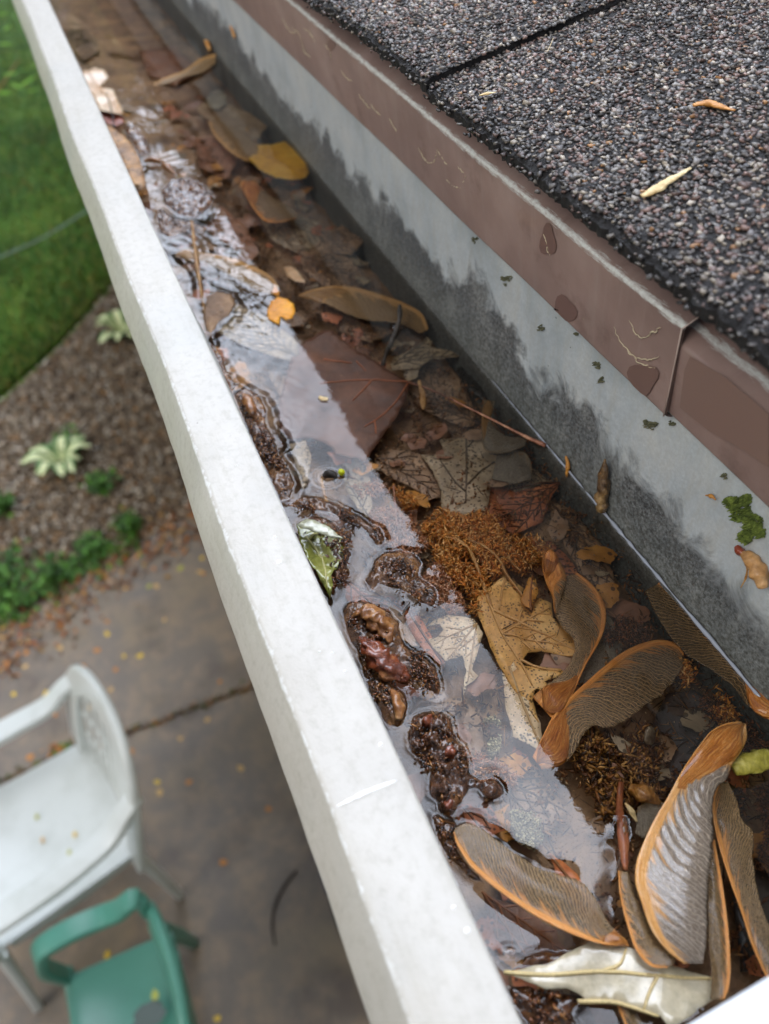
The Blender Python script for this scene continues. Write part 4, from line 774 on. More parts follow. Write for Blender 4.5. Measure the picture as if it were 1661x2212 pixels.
for i, (x, y, r_, lb) in enumerate([(925, 1560, .0020, 'topmost round bead on the knobbly clump'), (948, 1565, .0017, 'second bead at the top right of the knobbly clump'), (900, 1608, .0013, 'small tan bead on the left edge of the knobbly clump'), (935, 1600, .0022, 'golden brown bead in the middle of the knobbly clump'), (975, 1625, .0018, 'bead on the right shoulder of the knobbly clump'), (965, 1660, .0020, 'dark red bead in the lower half of the knobbly clump'), (958, 1700, .0019, 'bead near the tail of the knobbly clump'), (1062, 1707, .0020, 'round knob on the side arm of the knobbly clump'), (968, 1738, .0014, 'last bead at the tail of the knobbly clump')]):
    solid('round_seed', [(x-6, y-4, .0022), (x, y, .003), (x+6, y+5, .0022)], [r_*.4, r_*.9, r_*.85, r_*.3], M['wetgloss'] if i % 4 else M['pod'], lb, 'seed', .9, .9, 700, 14, seed=i)
solid('leaf_bud', [(527, 853, .001), (536, 868, .002), (545, 890, .0015), (553, 905, .0005)], [.0012, .0024, .0022, .0003], M['bud'], 'plump orange brown bud against the lip inside the ripples', 'bud', .9, .3, 300, ridges=.1)

solid('leaf_bud', [(312, 348, .002), (328, 345, .0025), (345, 350, .002)], [.0008, .0020, .0012], M['bud'], 'tan bud at the sharp sky reflection upstream', 'bud', .9, .3)
solid('leaf_bud', [(350, 350, .002), (362, 362, .0025), (380, 378, .001)], [.0010, .0024, .0004], M['bud'], 'striped tan bud next to its twin upstream', 'bud', .9, .3, ridges=.12)
solid('leaf_bud', [(444, 88, .003), (450, 98, .003), (454, 108, .002)], [.0010, .0022, .0008], m_chaff[0], 'orange bud by the stained wall far upstream', 'bud')
solid('black_twig', [(864, 660, .0035), (860, 700, .002), (850, 730, .000), (836, 760, -.003), (826, 790, -.006)], [.0011, .0011, .0009, .0012, .0010, .0009], M['twig_dark'], 'short black forked twig poking up through the water', 'twig', 1., .4, 350)
solid('tan_stalk', [(414, 478, .006), (420, 530, .005), (428, 590, .003), (436, 640, -.001), (445, 690, -.005)], [.0006, .0009, .0009, .0008, .0006], M['twig_tan'], 'straight tan stalk standing beside the lip across the winged seed', 'twig', .8, .2)
solid('thin_twig', [(229, 200, .012), (240, 235, .009), (247, 276, .006)], [.0002, .0004, .0005], M['twig_dark'], 'thin dark stem rising over the peach leaf', 'twig')
solid('leaf_stalk', [(965, 1160, -.004), (1000, 1172, -.0035), (1025, 1215, -.003), (1045, 1262, -.004), (1062, 1310, -.0045)], [.00045, .0004, .00045, .0006, .0004], M['twig_tan'], 'long curved tan stalk of the speckled leaf', 'twig')
solid('leaf_stalk', [(980, 1165, -.0038), (1012, 1185, -.003), (1032, 1225, -.003), (1042, 1258, -.004)], [.0004, .00035, .0004, .0005], M['twig_tan'], 'second curved stalk running beside the long tan one', 'twig')
solid('leaf_stalk', [(1010, 1165, -.0035), (1045, 1180, -.003), (1075, 1205, -.003), (1094, 1240, -.0045), (1130, 1288, -.005)], [.00035, .0004, .0005, .0006, .0003], M['twig_tan'], 'right hand pale stalk joining the top of the speckled leaf', 'twig')
solid('leaf_stalk', [(1098, 1205, -.004), (1108, 1218, -.004), (1126, 1234, -.004)], [.0007, .0004, .0003], M['twig_tan'], 'short tan pin beside the right hand stalk', 'twig')
solid('yellow_cup', [(737, 1021, .0003), (737.5, 1020, .0016)], [.0004, .0011, .0013], mottled('acid_yellow', ['a8ac10', 'd0d21c', 'dfe04a'], 300, .5), 'tiny acid yellow cup beside the black rimmed hole', 'plant scrap', 1., .1, nn=4)
solid('seed_husk', [(700, 1030, -.0006), (708, 1024, .0005), (720, 1026, .0004), (727, 1034, -.0004)], [.0009, .0016, .0014, .0006], M['twig_dark'], 'black hollow husk dimpling the water with rings', 'seed')
solid('twig_bit', [(693, 1035, -.001), (700, 1065, -.001), (712, 1110, -.002)], [.0007, .0006, .0006], M['twig_tan'], 'short tan twig slanting below the black husk', 'twig')
solid('twig_bit', [(739, 1035, .0002), (742, 1060, -.001), (750, 1098, -.002)], [.0002, .0006, .0003], M['twig_red'], 'dark red splinter under the black husk', 'twig') if False else None
solid('twig_bit', [(850, 1095, -.001), (856, 1150, -.001), (860, 1180, -.001)], [.0003, .0004, .0003], M['twig_red'], 'thin rosy stem seen through the film beside the wet streak', 'twig') if False else None
solid('rosy_twig', [(850, 1050, -.003), (853, 1090, -.003), (858, 1140, -.003)], [.0004, .0004, .0003], M['twig_red'], 'thin rosy stem seen through the reflection edge', 'twig')
solid('dark_sliver', [(869, 1326, .0006), (878, 1313, .0009), (886, 1300, .0006)], [.0001, .0005, .0001], M['twig_dark'], 'tiny black sliver floating on the bright film', 'plant scrap', .5)
solid('pale_flake', [(690, 856, .0004), (699, 861, .0006), (708, 862, .0004)], [.0006, .0013, .0010], m_cream, 'small pale flake floating on the tip of the cloud reflection', 'plant scrap', .25)
solid('catkin_scale', [(905, 822, -.001), (912, 850, -.003), (914, 885, -.004)], [.0006, .0011, .0014, .0006], M['twig_tan'], 'tan scale hanging under the red stalk', 'plant scrap', .35)
solid('green_pod', [(1585, 1662, .004), (1620, 1648, .005), (1680, 1636, .005)], [.0016, .0026, .0028, .0020], mottled('yellow_green_pod', ['6f6a20', 'a8a040', 'd0c878'], 200, .5, .6, .0008, 1200), 'yellow green fuzzy pod at the right edge behind the big nut', 'seed pod', 1., .3)
solid('amber_rot', [(1360, 1700, -.003), (1395, 1715, -.002), (1425, 1735, -.003)], [.0012, .0026, .0022, .0006], mottled('amber_rot_mat', ['5e3210', 'a06c2c', 'd0a868'], 200, .35, .9, .001, 1000, .3), 'amber rotten kernel left of the largest winged seed', 'seed', .7, .5)
solid('rusty_stalk', [(1342, 1690, -.003), (1338, 1740, -.002), (1345, 1800, .000), (1350, 1880, .001)], [.0008, .0010, .0015, .0007], mottled('rusty_stalk_mat', ['5a2c14', '8a4a24', 'a86c3c'], 120, .5, .8, .001, 900, .3), 'rusty red stalk rising beside the reflection tip', 'twig', .7, .3)
solid('dried_fibre', [(1350, 1735, -.002), (1362, 1750, -.002), (1376, 1775, -.003)], [.0003, .0009, .0003], m_cream, 'cream splinter right of the rusty stalk', 'plant scrap', .5)
solid('shell', [(1395, 1588, -.0035), (1408, 1590, -.0025)], [.0010, .0024, .0030, .0024], mottled('grey_shell', ['3c2e20', '7a6850', 'b0a890'], 260, .4, .8, .0008, 1000, .4), 'round hollow grey cap in the rot between the winged seeds', 'seed', 1., .3, nn=6)

# pale crust, orange crumbs, specks: countless stuff
def bits(name, K, polys, z0, z1, ln, wd, cols, label, cat, seed, cluster=0, mat='litter', flat=.5, per=8, tilt=.5):
    r = np.random.default_rng(seed); pts = []
    polys = [[(U(x, y, (z0+z1)/2).x, U(x, y, (z0+z1)/2).y) for x, y in pl] for pl in polys]
    ar = [abs(sum(p[i][0]*p[(i+1) % len(p)][1]-p[(i+1) % len(p)][0]*p[i][1] for i in range(len(p))))/2 for p in polys]; tot = sum(ar)
    for pl, a in zip(polys, ar):
        want = int(K*a/tot/(per if cluster else 1)); xs = [p[0] for p in pl]; ys = [p[1] for p in pl]; got = 0
        while got < want:
            x, y = r.uniform(min(xs), max(xs)), r.uniform(min(ys), max(ys))
            if inside((x, y), pl) and noise.noise(Vector((x*95, y*95, seed)))+.10 > r.uniform(-.12, .12):
                if cluster:
                    az = r.uniform(0, 6.28)
                    for q in range(per): pts.append((x+r.normal(0, cluster), y+r.normal(0, cluster), az+q*6.28/per+r.normal(0, .3)))
                else: pts.append((x, y, r.uniform(0, 6.28)))
                got += 1
    P = np.array(pts); k = len(P); Ls = r.uniform(.3, 1.0, k)**1.0*ln*r.choice([1., 1., 1.7], k); Ws = r.uniform(.6, 1.2, k)*wd; zz = r.uniform(z0, z1, k); el = r.normal(0, tilt, k)
    d = np.stack([np.cos(P[:, 2])*np.cos(el), np.sin(P[:, 2])*np.cos(el), np.sin(el)], -1); s_ = np.stack([-np.sin(P[:, 2]), np.cos(P[:, 2]), 0*el], -1); u_ = np.cross(d, s_)
    C = np.c_[P[:, :2], zz]
    V_ = np.stack([C-d*Ls[:, None]/2, C+s_*Ws[:, None]/2+u_*Ws[:, None]*flat*.0, C+u_*Ws[:, None]*flat/2, C-s_*Ws[:, None]/2, C-u_*Ws[:, None]*flat/2, C+d*Ls[:, None]/2], 1).reshape(-1, 3)
    fc = np.array([(0, 2, 1), (0, 3, 2), (0, 4, 3), (0, 1, 4), (5, 1, 2), (5, 2, 3), (5, 3, 4), (5, 4, 1)]); FC = (fc[None]+6*np.arange(k)[:, None, None]).reshape(-1, 3)
    cc = np.array([srgb(h)[:3] for h in cols])[r.integers(0, len(cols), k)]*r.uniform(.6, 1.25, (k, 1)); col = np.repeat(np.c_[cc, np.ones(k)], 6, axis=0)
    o_ = fastmesh(name, V_, FC, M[mat], None, col, False); return tag(o_, label, cat, None, 'stuff')
bits('orange_crumbs', 9500, [[(850, 1050), (905, 1090), (960, 1110), (1060, 1120), (1190, 1185), (1180, 1205), (1120, 1240), (1060, 1245), (1050, 1290), (1030, 1330), (960, 1230), (900, 1150)], [(960, 1110), (1050, 1110), (1100, 1150), (1060, 1200), (980, 1180)], [(1440, 1400), (1530, 1470), (1600, 1560), (1560, 1560), (1480, 1470)]], -.0085, -.0030, .0030, .00062,
     ['e08a38', 'f0a850', 'c0702c', 'e09640', 'f4be78'], 'orange brown mossy crumbs of blossom litter under water', 'litter', 1, .0006, per=9)
bits('orange_crumbs', 5000, [[(760, 1045), (850, 1050), (900, 1150), (960, 1230), (1010, 1320), (960, 1330), (880, 1230), (800, 1130)], [(1000, 1620), (1080, 1650), (1130, 1690), (1050, 1720)]], -.0080, -.0040, .0026, .0006, ['c08050', 'd8986a', 'a8643c', 'e0b090'], 'pinkish orange crumbs seen through the bright reflection', 'litter', 2, .0006, per=9)
bits('amber_shreds', 1900, [[(1235, 1610), (1290, 1575), (1350, 1590), (1400, 1570), (1440, 1620), (1420, 1680), (1440, 1730), (1380, 1740), (1330, 1790), (1290, 1720), (1250, 1670)], [(1290, 1690), (1350, 1700), (1340, 1760), (1300, 1760)]], -.0090, -.0050, .0042, .0010, ['7a4a1c', 'a06c2c', '5a3414', 'b58444', '3a2410'], 'amber and dark rotten shreds around the hollow cap', 'litter', 3, .0008, per=5)
bits('brown_shreds', 3000, [[(1500, 1490), (1610, 1560), (1661, 1620), (1661, 1700), (1600, 1640), (1560, 1580)], [(1300, 1330), (1390, 1330), (1440, 1400), (1400, 1400), (1310, 1390)], [(1600, 1700), (1680, 1700), (1680, 1900), (1640, 1850)]], -.010, -.003, .0028, .0005, ['6a4426', '8a5a34', '4a2e1a', 'a0623c'], 'brown thready litter beside the right hand winged seeds', 'litter', 4, .0008, per=6)
bits('pale_crust', 2600, [[(1100, 1755), (1125, 1745), (1160, 1760), (1185, 1790), (1180, 1815), (1150, 1835), (1120, 1820), (1105, 1790)], [(1045, 1555), (1070, 1550), (1085, 1570), (1080, 1620), (1060, 1640), (1050, 1600)]], -.0075, -.0045, .0010, .0006, ['b5a880', 'd3c9a0', '8f8560', 'c0b48c'], 'pale granular crust under the reflection', 'litter', 5)
bits('litter_specks', 6500, [[(420, 300), (520, 300), (900, 740), (1200, 1010), (1661, 1500), (1661, 2100), (1300, 2050), (1000, 1700), (700, 1200), (450, 700)]], -.0125, -.0030, .0012, .0004, ['8a6038', 'a88050', '3a2618', '6a4426', 'c0a074'], 'fine brown specks and splinters sprinkled over the sunken leaves', 'litter', 6)
bits('litter_threads', 2200, [[(420, 300), (520, 300), (900, 740), (1200, 1010), (1661, 1500), (1661, 2000), (1300, 2000), (1000, 1700), (700, 1200), (450, 700)]], -.0125, -.0040, .0060, .00045, ['6f4a28', '94683a', '3a2618', '4f3420'], 'thin dark plant threads scattered over the trough bottom', 'litter', 7, tilt=.15)

bed_all = [[(420, 300), (520, 300), (900, 740), (1200, 1010), (1661, 1500), (1661, 2100), (1300, 2050), (1000, 1700), (700, 1200), (450, 700)]]
bits('soggy_mush', 9000, bed_all, -.0130, -.0070, .0030, .0010, ['7a4e2c', '9a6638', '5c3a20', '8a5c34', '46301e', 'a87848'], 'matted brown and orange mush of rotten leaf crumbs in the trough', 'litter', 8, .0012, per=7)
M['wetlitter'] = tintmat('wet_litter_tint', .2, .8)
bits('wet_grit', 2600, [[(745, 1330), (812, 1312), (862, 1360), (935, 1440), (945, 1495), (880, 1475), (800, 1455)], [(892, 1552), (950, 1542), (978, 1580), (1008, 1640), (995, 1725), (955, 1750), (930, 1700), (890, 1610)], [(812, 1215), (895, 1200), (900, 1240), (942, 1285), (930, 1304), (850, 1262)], [(640, 1095), (700, 1078), (820, 1145), (820, 1175), (760, 1125)], [(640, 1140), (700, 1122), (758, 1160), (745, 1250), (715, 1285)], [(515, 850), (560, 860), (590, 950), (630, 1050), (610, 1075), (560, 980)], [(800, 1470), (845, 1480), (875, 1520), (850, 1565)], [(940, 1765), (985, 1780), (1035, 1895), (960, 1830)], [(1100, 2135), (1240, 2150), (1240, 2210), (1140, 2210)]],
     .0006, .0030, .0022, .0008, ['3a2010', '5c3418', '7e4a22', '22140c', 'a06a34', '8c5028'], 'ragged wet grit and torn bits on the dark islands', 'litter', 9, .0007, 'wetlitter', per=5)

# small loose scraps on the bed: individual copies
scrapm = [LM['umber'][0], LM['rust'][0], LM['grey'][0], LM['ochre'][0], LM['brown'][0]]
protos = []
for k in range(5):
    nn_ = 9; poly = [(math.cos(a*6.283/nn_)*random.uniform(.5, 1.1), math.sin(a*6.283/nn_)*random.uniform(.25, .6)) for a in range(nn_)]
    V2, Fc = fill(refine(poly, .12, .06, k), .22); me = bpy.data.meshes.new('leaf_scrap')
    me.from_pydata([(x*.005, y*.005, .0009*noise.noise(Vector((x*1.5, y*1.5, k)))) for x, y in V2], [], Fc); me.materials.append(scrapm[k]); me.shade_smooth(); protos.append(me)
placed = 0; rs = random.Random(5)
wall_foot = lambda x: YW+.006
while placed < 290:
    x = rs.uniform(-.0, .62)**1.0; y = rs.uniform(-.134, -.036); o_ = bpy.data.objects.new('leaf_scrap', protos[placed % 5]); COL.objects.link(o_)
    s_ = rs.uniform(.5, 2.3); o_.location = (x, y, rs.uniform(-.0135, -.0065)); o_.rotation_euler = (rs.uniform(-.25, .25), rs.uniform(-.25, .25), rs.uniform(0, 6.28)); o_.scale = (s_, s_, s_)
    tag(o_, 'one of the small torn leaf scraps littering the trough bottom', 'leaf scrap', 'small torn leaf scraps on the trough bottom'); placed += 1

# trough bed of silt
gx = np.r_[np.arange(-.06, .45, .0022), np.arange(.45, 1.6, .02)]; gy = np.arange(YW+.001, -.021, .0022); GX, GY = np.meshgrid(gx, gy, indexing='ij')
Z = -.0142+.0016*npn(GX, GY, 110, 1)+.0008*npn(GX, GY, 420, 2)-.004*np.exp(-((GY-YW)/.008))
V_ = np.stack([GX, GY, Z], -1).reshape(-1, 3); a = np.arange(len(gx)-1)[:, None]*len(gy)+np.arange(len(gy)-1)[None]; FC = np.stack([a, a+len(gy), a+len(gy)+1, a+1], -1).reshape(-1, 4)
tag(fastmesh('silt_bed', V_, FC, M['sludge'], None, None, True), 'brown silt and leaf mould covering the gutter bottom', 'silt', None, 'stuff')

# ------------------------------------------------------------------ the water sheet with its menisci and ripples
gx = np.r_[np.arange(-.06, .0, .002), np.arange(.0, .30, .0007), np.arange(.30, .50, .0014), np.arange(.5, 1.6, .01)]
gy = np.r_[np.arange(YW-.0002, YW+.006, .0003), np.arange(YW+.006, -.030, .0007), np.arange(-.030, -.0205, .003)]
GX, GY = np.meshgrid(gx, gy, indexing='ij'); HT = np.zeros_like(GX); P = np.stack([GX, GY], -1)
def seg_dist(PX, PY, E, closed=True):
    E2 = np.roll(E, -1, 0) if closed else E[1:]; E1 = E if closed else E[:-1]; D = np.full(PX.shape, 9.)
    for a_, b_ in zip(E1, E2):
        d = b_-a_; l2 = (d**2).sum()+1e-15; t = np.clip(((PX-a_[0])*d[0]+(PY-a_[1])*d[1])/l2, 0, 1); D = np.minimum(D, np.hypot(PX-a_[0]-d[0]*t, PY-a_[1]-d[1]*t))
    return D
def pin(PX, PY, E):
    r = np.zeros(PX.shape, bool); j = len(E)-1
    for i in range(len(E)):
        yi, yj, xi, xj = E[i][1], E[j][1], E[i][0], E[j][0]; cnd = ((yi > PY) != (yj > PY)) & (PX < (xj-xi)*(PY-yi)/(yj-yi+1e-15)+xi); r ^= cnd; j = i
    return r
MEN = [(E, .0004, .0011) for E in ISL]
def outl(pts, z=0.): return np.array([(U(x, y, z).x, U(x, y, z).y) for x, y in pts])
# thin films pulled up along floating pieces and the twigs that pierce the surface
LINES = [(outl([(513, 822), (536, 837), (570, 853), (588, 882), (596, 918), (614, 934), (625, 962), (612, 978), (641, 1014), (654, 1043), (646, 1072), (620, 1086)]), -.0009, .0014), (outl([(440, 640), (452, 700), (470, 760), (495, 800), (513, 822)]), -.0008, .0014),
         (outl([(345, 470), (400, 500), (440, 520), (450, 545), (430, 560)]), .0012, .0018), (outl([(500, 640), (520, 670), (505, 700), (480, 720)]), .0012, .0016), (outl([(385, 556), (410, 580), (425, 600), (430, 640)]), .0012, .0016),
         (outl([(985, 1787), (1003, 1779), (1028, 1784), (1059, 1805), (1106, 1841), (1169, 1878), (1221, 1894)]), .0010, .0020), (outl([(1332, 1850), (1320, 1920), (1322, 1990), (1345, 2035)]), .0016, .0022),
         (outl([(1088, 2102), (1180, 2086), (1245, 2050)]), .001, .0018), (outl([(860, 700), (862, 705)]), .0014, .002), 
         (outl([(300, 230), (330, 238), (352, 215)]), .0012, .003), (outl([(318, 318), (345, 310), (375, 330), (385, 345)]), .001, .004), (outl([(540, 585), (600, 620)]), .0006, .002), (outl([(885, 1300), (872, 1324)]), -.0006, .002)]
X0, Y0 = GX, GY
for E, h, s_ in MEN:
    lo, hi = E.min(0)-.008, E.max(0)+.008; mk_ = (GX > lo[0]) & (GX < hi[0]) & (GY > lo[1]) & (GY < hi[1]); px_, py_ = GX[mk_], GY[mk_]; d = seg_dist(px_, py_, E); ins = pin(px_, py_, E)
    v = np.where(ins, np.maximum(h-1.2*d, -.002), h*np.exp(-d/s_)); cur = HT[mk_]; HT[mk_] = np.where(ins, v, np.where(cur < 0, cur, np.maximum(cur, v)))
for E, h, s_ in LINES:
    lo, hi = E.min(0)-.012, E.max(0)+.012; mk_ = (GX > lo[0]) & (GX < hi[0]) & (GY > lo[1]) & (GY < hi[1]); px_, py_ = GX[mk_], GY[mk_]; d = seg_dist(px_, py_, E, False); HT[mk_] += h*np.exp(-(d/s_)**2*.7)*(.85+.3*np.sin(px_*900))
for x, y, amp in ((708, 1030, .00035), (596, 918, .0002), (470, 660, .0003), (1063, 1707, .00012)):
    p = U(x, y); d = np.hypot(GX-p.x, GY-p.y); HT += amp*np.cos(d/.00045)*np.exp(-d/.0028)-amp*2.5*np.exp(-(d/.0012)**2)
HT += .0021*np.exp(-(GY-YW)/.0014)*np.clip(1.2-GX*2, .3, 1)
tur = np.exp(-((GX-U(440, 590).x)/.10)**2)*np.clip((GY+.075)/.03, 0, 1)
HT += .00016*npn(GX, GY, 500, 8)*tur+.000010*npn(GX, GY, 220, 9)
V_ = np.stack([GX, GY, HT], -1).reshape(-1, 3); a = np.arange(len(gx)-1)[:, None]*len(gy)+np.arange(len(gy)-1)[None]; FC = np.stack([a, a+len(gy), a+len(gy)+1, a+1], -1).reshape(-1, 4)
tag(fastmesh('water', V_, FC, M['water'], None, None, True), None, None, None, 'structure')

# ------------------------------------------------------------------ things stuck to the back wall
def wall_pt(px, py, off=.0006):
    r = ray(px, py); t = (YW+off)/r[1]; return Vector((r[0]*t, YW+off, H+r[2]*t))
def moss(pts, k, r_, mat, label, seed, name='moss_patch', cat='moss'):
    b = MB(); rr = random.Random(seed); ctr = sum([wall_pt(x, y) for x, y, q in pts], Vector())/len(pts)
    for i in range(k):
        x, y, q = rr.choice(pts); a = rr.uniform(0, 6.28); d = q*math.sqrt(rr.random()); p = wall_pt(x+d*math.cos(a), y+d*math.sin(a)); rad = r_*rr.uniform(.5, 1.3)
        tube(b, [p-Vector((0, .0003, 0)), p+Vector((rr.uniform(-.9, .9)*rad, rad*rr.uniform(1.2, 3.6), rr.uniform(-.6, 1.2)*rad))], [rad*.8, rad*.8, rad*.45, .00008], 6, 5, 1., .6, 900, i)
    return tag(b.build(name, mat, None, True, ctr), label, cat)
moss([(1600, 1105, 22), (1585, 1090, 16), (1625, 1130, 22), (1610, 1160, 14), (1575, 1082, 8), (1640, 1150, 12), (1612, 1080, 12)], 800, .00042, M['moss'], 'thick bright green moss tuft on the grey wall at the right', 1)
for i, (x, y, q, k, lb) in enumerate([(1405, 920, 12, 40, 'largest grey green lichen spot in the middle of the wall'), (1026, 517, 6, 14, 'small lichen spot high on the wall under the drip edge'), (1093, 608, 10, 24, 'lichen spot left of centre on the wall'), (1290, 790, 7, 16, 'upper lichen spot of the pair under the flashing end'), (1296, 820, 6, 14, 'lower lichen spot of the pair under the flashing end'), (1168, 708, 6, 12, 'elongated lichen spot on the pale wall'), (1453, 915, 5, 10, 'tiny dark lichen spot under the second drip edge'), (1245, 720, 4, 8, 'tiny lichen dot below the wet flashing'), (1562, 1030, 6, 12, 'ring shaped lichen spot near the right edge'), (940, 378, 4, 8, 'faint lichen dot far along the wall')]):
    r5 = random.Random(i+50); moss([(x+r5.uniform(-1, 1)*q*.9, y+r5.uniform(-1, 1)*q*.9, q*r5.uniform(.15, .6)) for _ in range(7)], k*3, .00026, M['lichen'], lb, 10+i, 'lichen_spot', 'lichen')
def wall_piece(name, pts, rad, mat, label, cat, flat=.4):
    P_ = [wall_pt(x, y, .0014) for x, y in pts]; b = MB(); tube(b, P_, rad, 10, len(pts)*7, 1., .5, 500, ridges=.1); o_ = b.build(name, mat, None, True, sum(P_, Vector())/len(P_)); return tag(o_, label, cat)
wall_piece('dried_flower', [(1600, 1195), (1622, 1208), (1640, 1235), (1648, 1268)], [.0008, .0022, .0026, .0014], mottled('tan_petal', ['8a6238', 'b98c58', 'd8b080'], 160, .45, .6, .0006, 900, .2), 'crinkled tan dried flower stuck to the wall under the moss', 'flower')
wall_piece('dried_bract', [(1590, 1180), (1600, 1192), (1610, 1200)], [.0006, .0014, .0006], LM['redd'][0], 'dark red bract at the top of the dried flower', 'plant scrap')
wall_piece('plant_fibre', [(1615, 1215), (1612, 1245), (1600, 1270)], [.0004, .0003, .0001], M['twig_tan'], 'thin curved fibre hanging beside the dried flower', 'plant scrap')
wall_piece('leaf_flake', [(1524, 1070), (1538, 1072), (1546, 1080)], [.0002, .0007, .0002], LM['ochre'][0], 'small orange flake stuck left of the moss tuft', 'plant scrap')
wall_piece('leaf_flake', [(1222, 985), (1226, 1000), (1224, 1030)], [.0004, .0009, .0004], LM['ochre'][0], 'orange flake at the water line left of the standing bud', 'plant scrap')
wall_piece('leaf_flake', [(497, 55), (503, 70), (507, 82)], [.0004, .0010, .0006], m_chaff[0], 'orange flake on the stained wall far upstream', 'plant scrap')

P_ = [wall_pt(x, y, .0025) for x, y in ((1307, 992), (1305, 1015), (1303, 1050), (1300, 1085), (1300, 1105))]; b = MB(); tube(b, P_, [.0003, .0015, .0022, .0023, .0018], 16, 36, 1., .55, 420, 3, ridges=.12)
tag(b.build('leaf_bud', M['darkbud'], None, True, P_[2]), 'pointed dark brown bud standing in the water against the back wall', 'bud')

# ------------------------------------------------------------------ the yard below
def ground(name, poly, z, mat, kind='structure', **kw):
    o_ = mesh(name, [(x, y, z) for x, y in poly], [tuple(range(len(poly)))], mat, None, False, (0, 0, z)); o_['kind'] = kind; return o_
ground('ground', [(-60, -60), (90, -60), (90, 90), (-60, 90)], G-.02, mottled('soil', ['2a2018', '3b2e22', '4a3a2b'], 3, .9))
def lawnmat():
    t = NT('lawn_mat'); v = t.coord(); f = t.noise(v, 1.3, 5, .6); f2 = t.noise(v, 30, 5, .7)
    col = t.ramp(f, [(.3, '2c5010'), (.5, '4a781e'), (.7, '789c34')]); col = t.mix(.5, col, t.ramp(f2, [(.3, .4), (.7, 1.1)]), 'MULTIPLY'); return t.done(col, .8, t.bump(f2, .6, .02))
bedfar = [(3.7, 2.4), (3.95, 1.2), (4.15, .72), (4.55, .35), (5.15, -.10), (5.5, -.5)]
ground('lawn', [(90, -60), (90, 90), (3.0, 90), (3.4, 4)]+bedfar+[(5.6, -60)], G-.004, lawnmat())
def patiomat():
    t = NT('patio_concrete'); v = t.coord(); f = t.noise(v, 2.4, 6, .62, .3); f2 = t.noise(v, 11, 6, .65); f3 = t.noise(v, 160, 4, .7)
    col = t.ramp(f, [(.3, '685f55'), (.5, '7c7165'), (.7, '92846f')]); col = t.mix(t.ramp(f2, [(.45, 0.), (.7, .55)]), col, 'a58e72')
    col = t.mix(t.ramp(t.noise(v, 3.1, 5, .6), [(.52, 0.), (.66, .6)]), col, '564b44'); col = t.mix(.4, col, t.ramp(f3, [(.3, .6), (.7, 1.1)]), 'MULTIPLY')
    return t.done(col, t.ramp(f, [(.3, .35), (.7, .7)]), t.bump(f2, .3, .004))
M['patio'] = patiomat()
edge = [(-1.0, 2.68), (-.106, 2.775), (.45, 2.62), (.878, 2.46), (1.6, 2.2), (4, 1.9)]
for nm, x0, x1 in (('patio', -4, 1.683), ('patio', 1.697, None)):
    if x1: pl = [(x0, -.45), (x1, -.45), (x1, 4), (x0, 4)]
    else: pl = [(x0, -.45), (2.72, -.45)]+[(x, y) for y, x in edge[1:]]+[(x0, 4)]
    V_ = [(x, y, G+.004) for x, y in pl]; k = len(V_); V_ += [(x, y, G-.1) for x, y, z in V_]
    o_ = mesh('patio_slab', V_, [tuple(range(k))]+[(i, i+k, (i+1) % k+k, (i+1) % k) for i in range(k)], M['patio'], None, False, (0, 0, G)); o_['kind'] = 'structure'
ground('soil_bed', [(2.70, -.45)]+[(x, y) for y, x in edge[1:]]+[(3.0, 4), (3.4, 4)]+bedfar+[(5.5, -.6)], G-.008, mottled('bed_soil', ['2c2119', '46362a', '5c4838'], 9, .9, .8, .01, 90))
def flakes(name, K, sampler, z0, z1, size, cols, label, cat, seed, aspect=.5, tilt=.5, w=None):
    """flat-ish diamonds (wood chips, fallen leaves, blades) as one countless mass"""
    r = np.random.default_rng(seed); P = sampler(r, K); k = len(P); a = r.uniform(0, 6.28, k); el = r.normal(0, tilt, k); Ls = r.uniform(.6, 1.5, k)*size
    d = np.stack([np.cos(a)*np.cos(el), np.sin(a)*np.cos(el), np.sin(el)], -1)*Ls[:, None]/2; s_ = np.stack([-np.sin(a), np.cos(a), r.normal(0, .3, k)], -1)*Ls[:, None]/2*aspect
    C = np.c_[P, r.uniform(z0, z1, k)]; V_ = np.stack([C-d, C+s_+[0, 0, size*.06], C+d, C-s_+[0, 0, size*.06]], 1).reshape(-1, 3); FC = np.arange(4*k).reshape(-1, 4)
    cc = np.array([srgb(h)[:3] for h in cols])[r.choice(len(cols), k, p=w)]*r.uniform(.6, 1.3, (k, 1)); col = np.repeat(np.c_[cc, np.ones(k)], 4, axis=0)
    return tag(fastmesh(name, V_, FC, M['yardtint'], None, col), label, cat, None, 'stuff')
M['yardtint'] = tintmat('yard_tint', .6, 0., .1, 60)
def in_bed(r, K):
    y = r.uniform(-.44, 2.2, K); x0 = np.interp(y, [e[0] for e in edge], [e[1] for e in edge]); bf = sorted((yy, xx) for xx, yy in bedfar); x1 = np.interp(y, [q[0] for q in bf], [q[1] for q in bf]); return np.c_[x0+(x1-x0)*r.random(K), y]
flakes('mulch', 34000, in_bed, G, G+.02, .022, ['8e7a62', 'ab967c', '68563f', 'd2c6b4', '946a38', 'c08a48', '7c6a52', 'e6dccc'], 'brown wood chip mulch with leaf litter in the garden bed', 'mulch', 21, w=[.2, .2, .2, .12, .06, .04, .14, .04])
def edge_band(r, K):
    y = r.uniform(-.3, 1.4, K); x0 = np.interp(y, [e[0] for e in edge], [e[1] for e in edge]); return np.c_[x0+r.normal(-.06, .10, K)-.12*(y > .5)*r.random(K), y]
flakes('leaf_litter', 1300, edge_band, G+.005, G+.02, .030, ['b5763a', 'a05c28', 'c99a50', '8a6a50', 'c0a890', '7a4a28'], 'fallen orange and brown leaf litter drifted along the patio edge', 'leaf litter', 22)
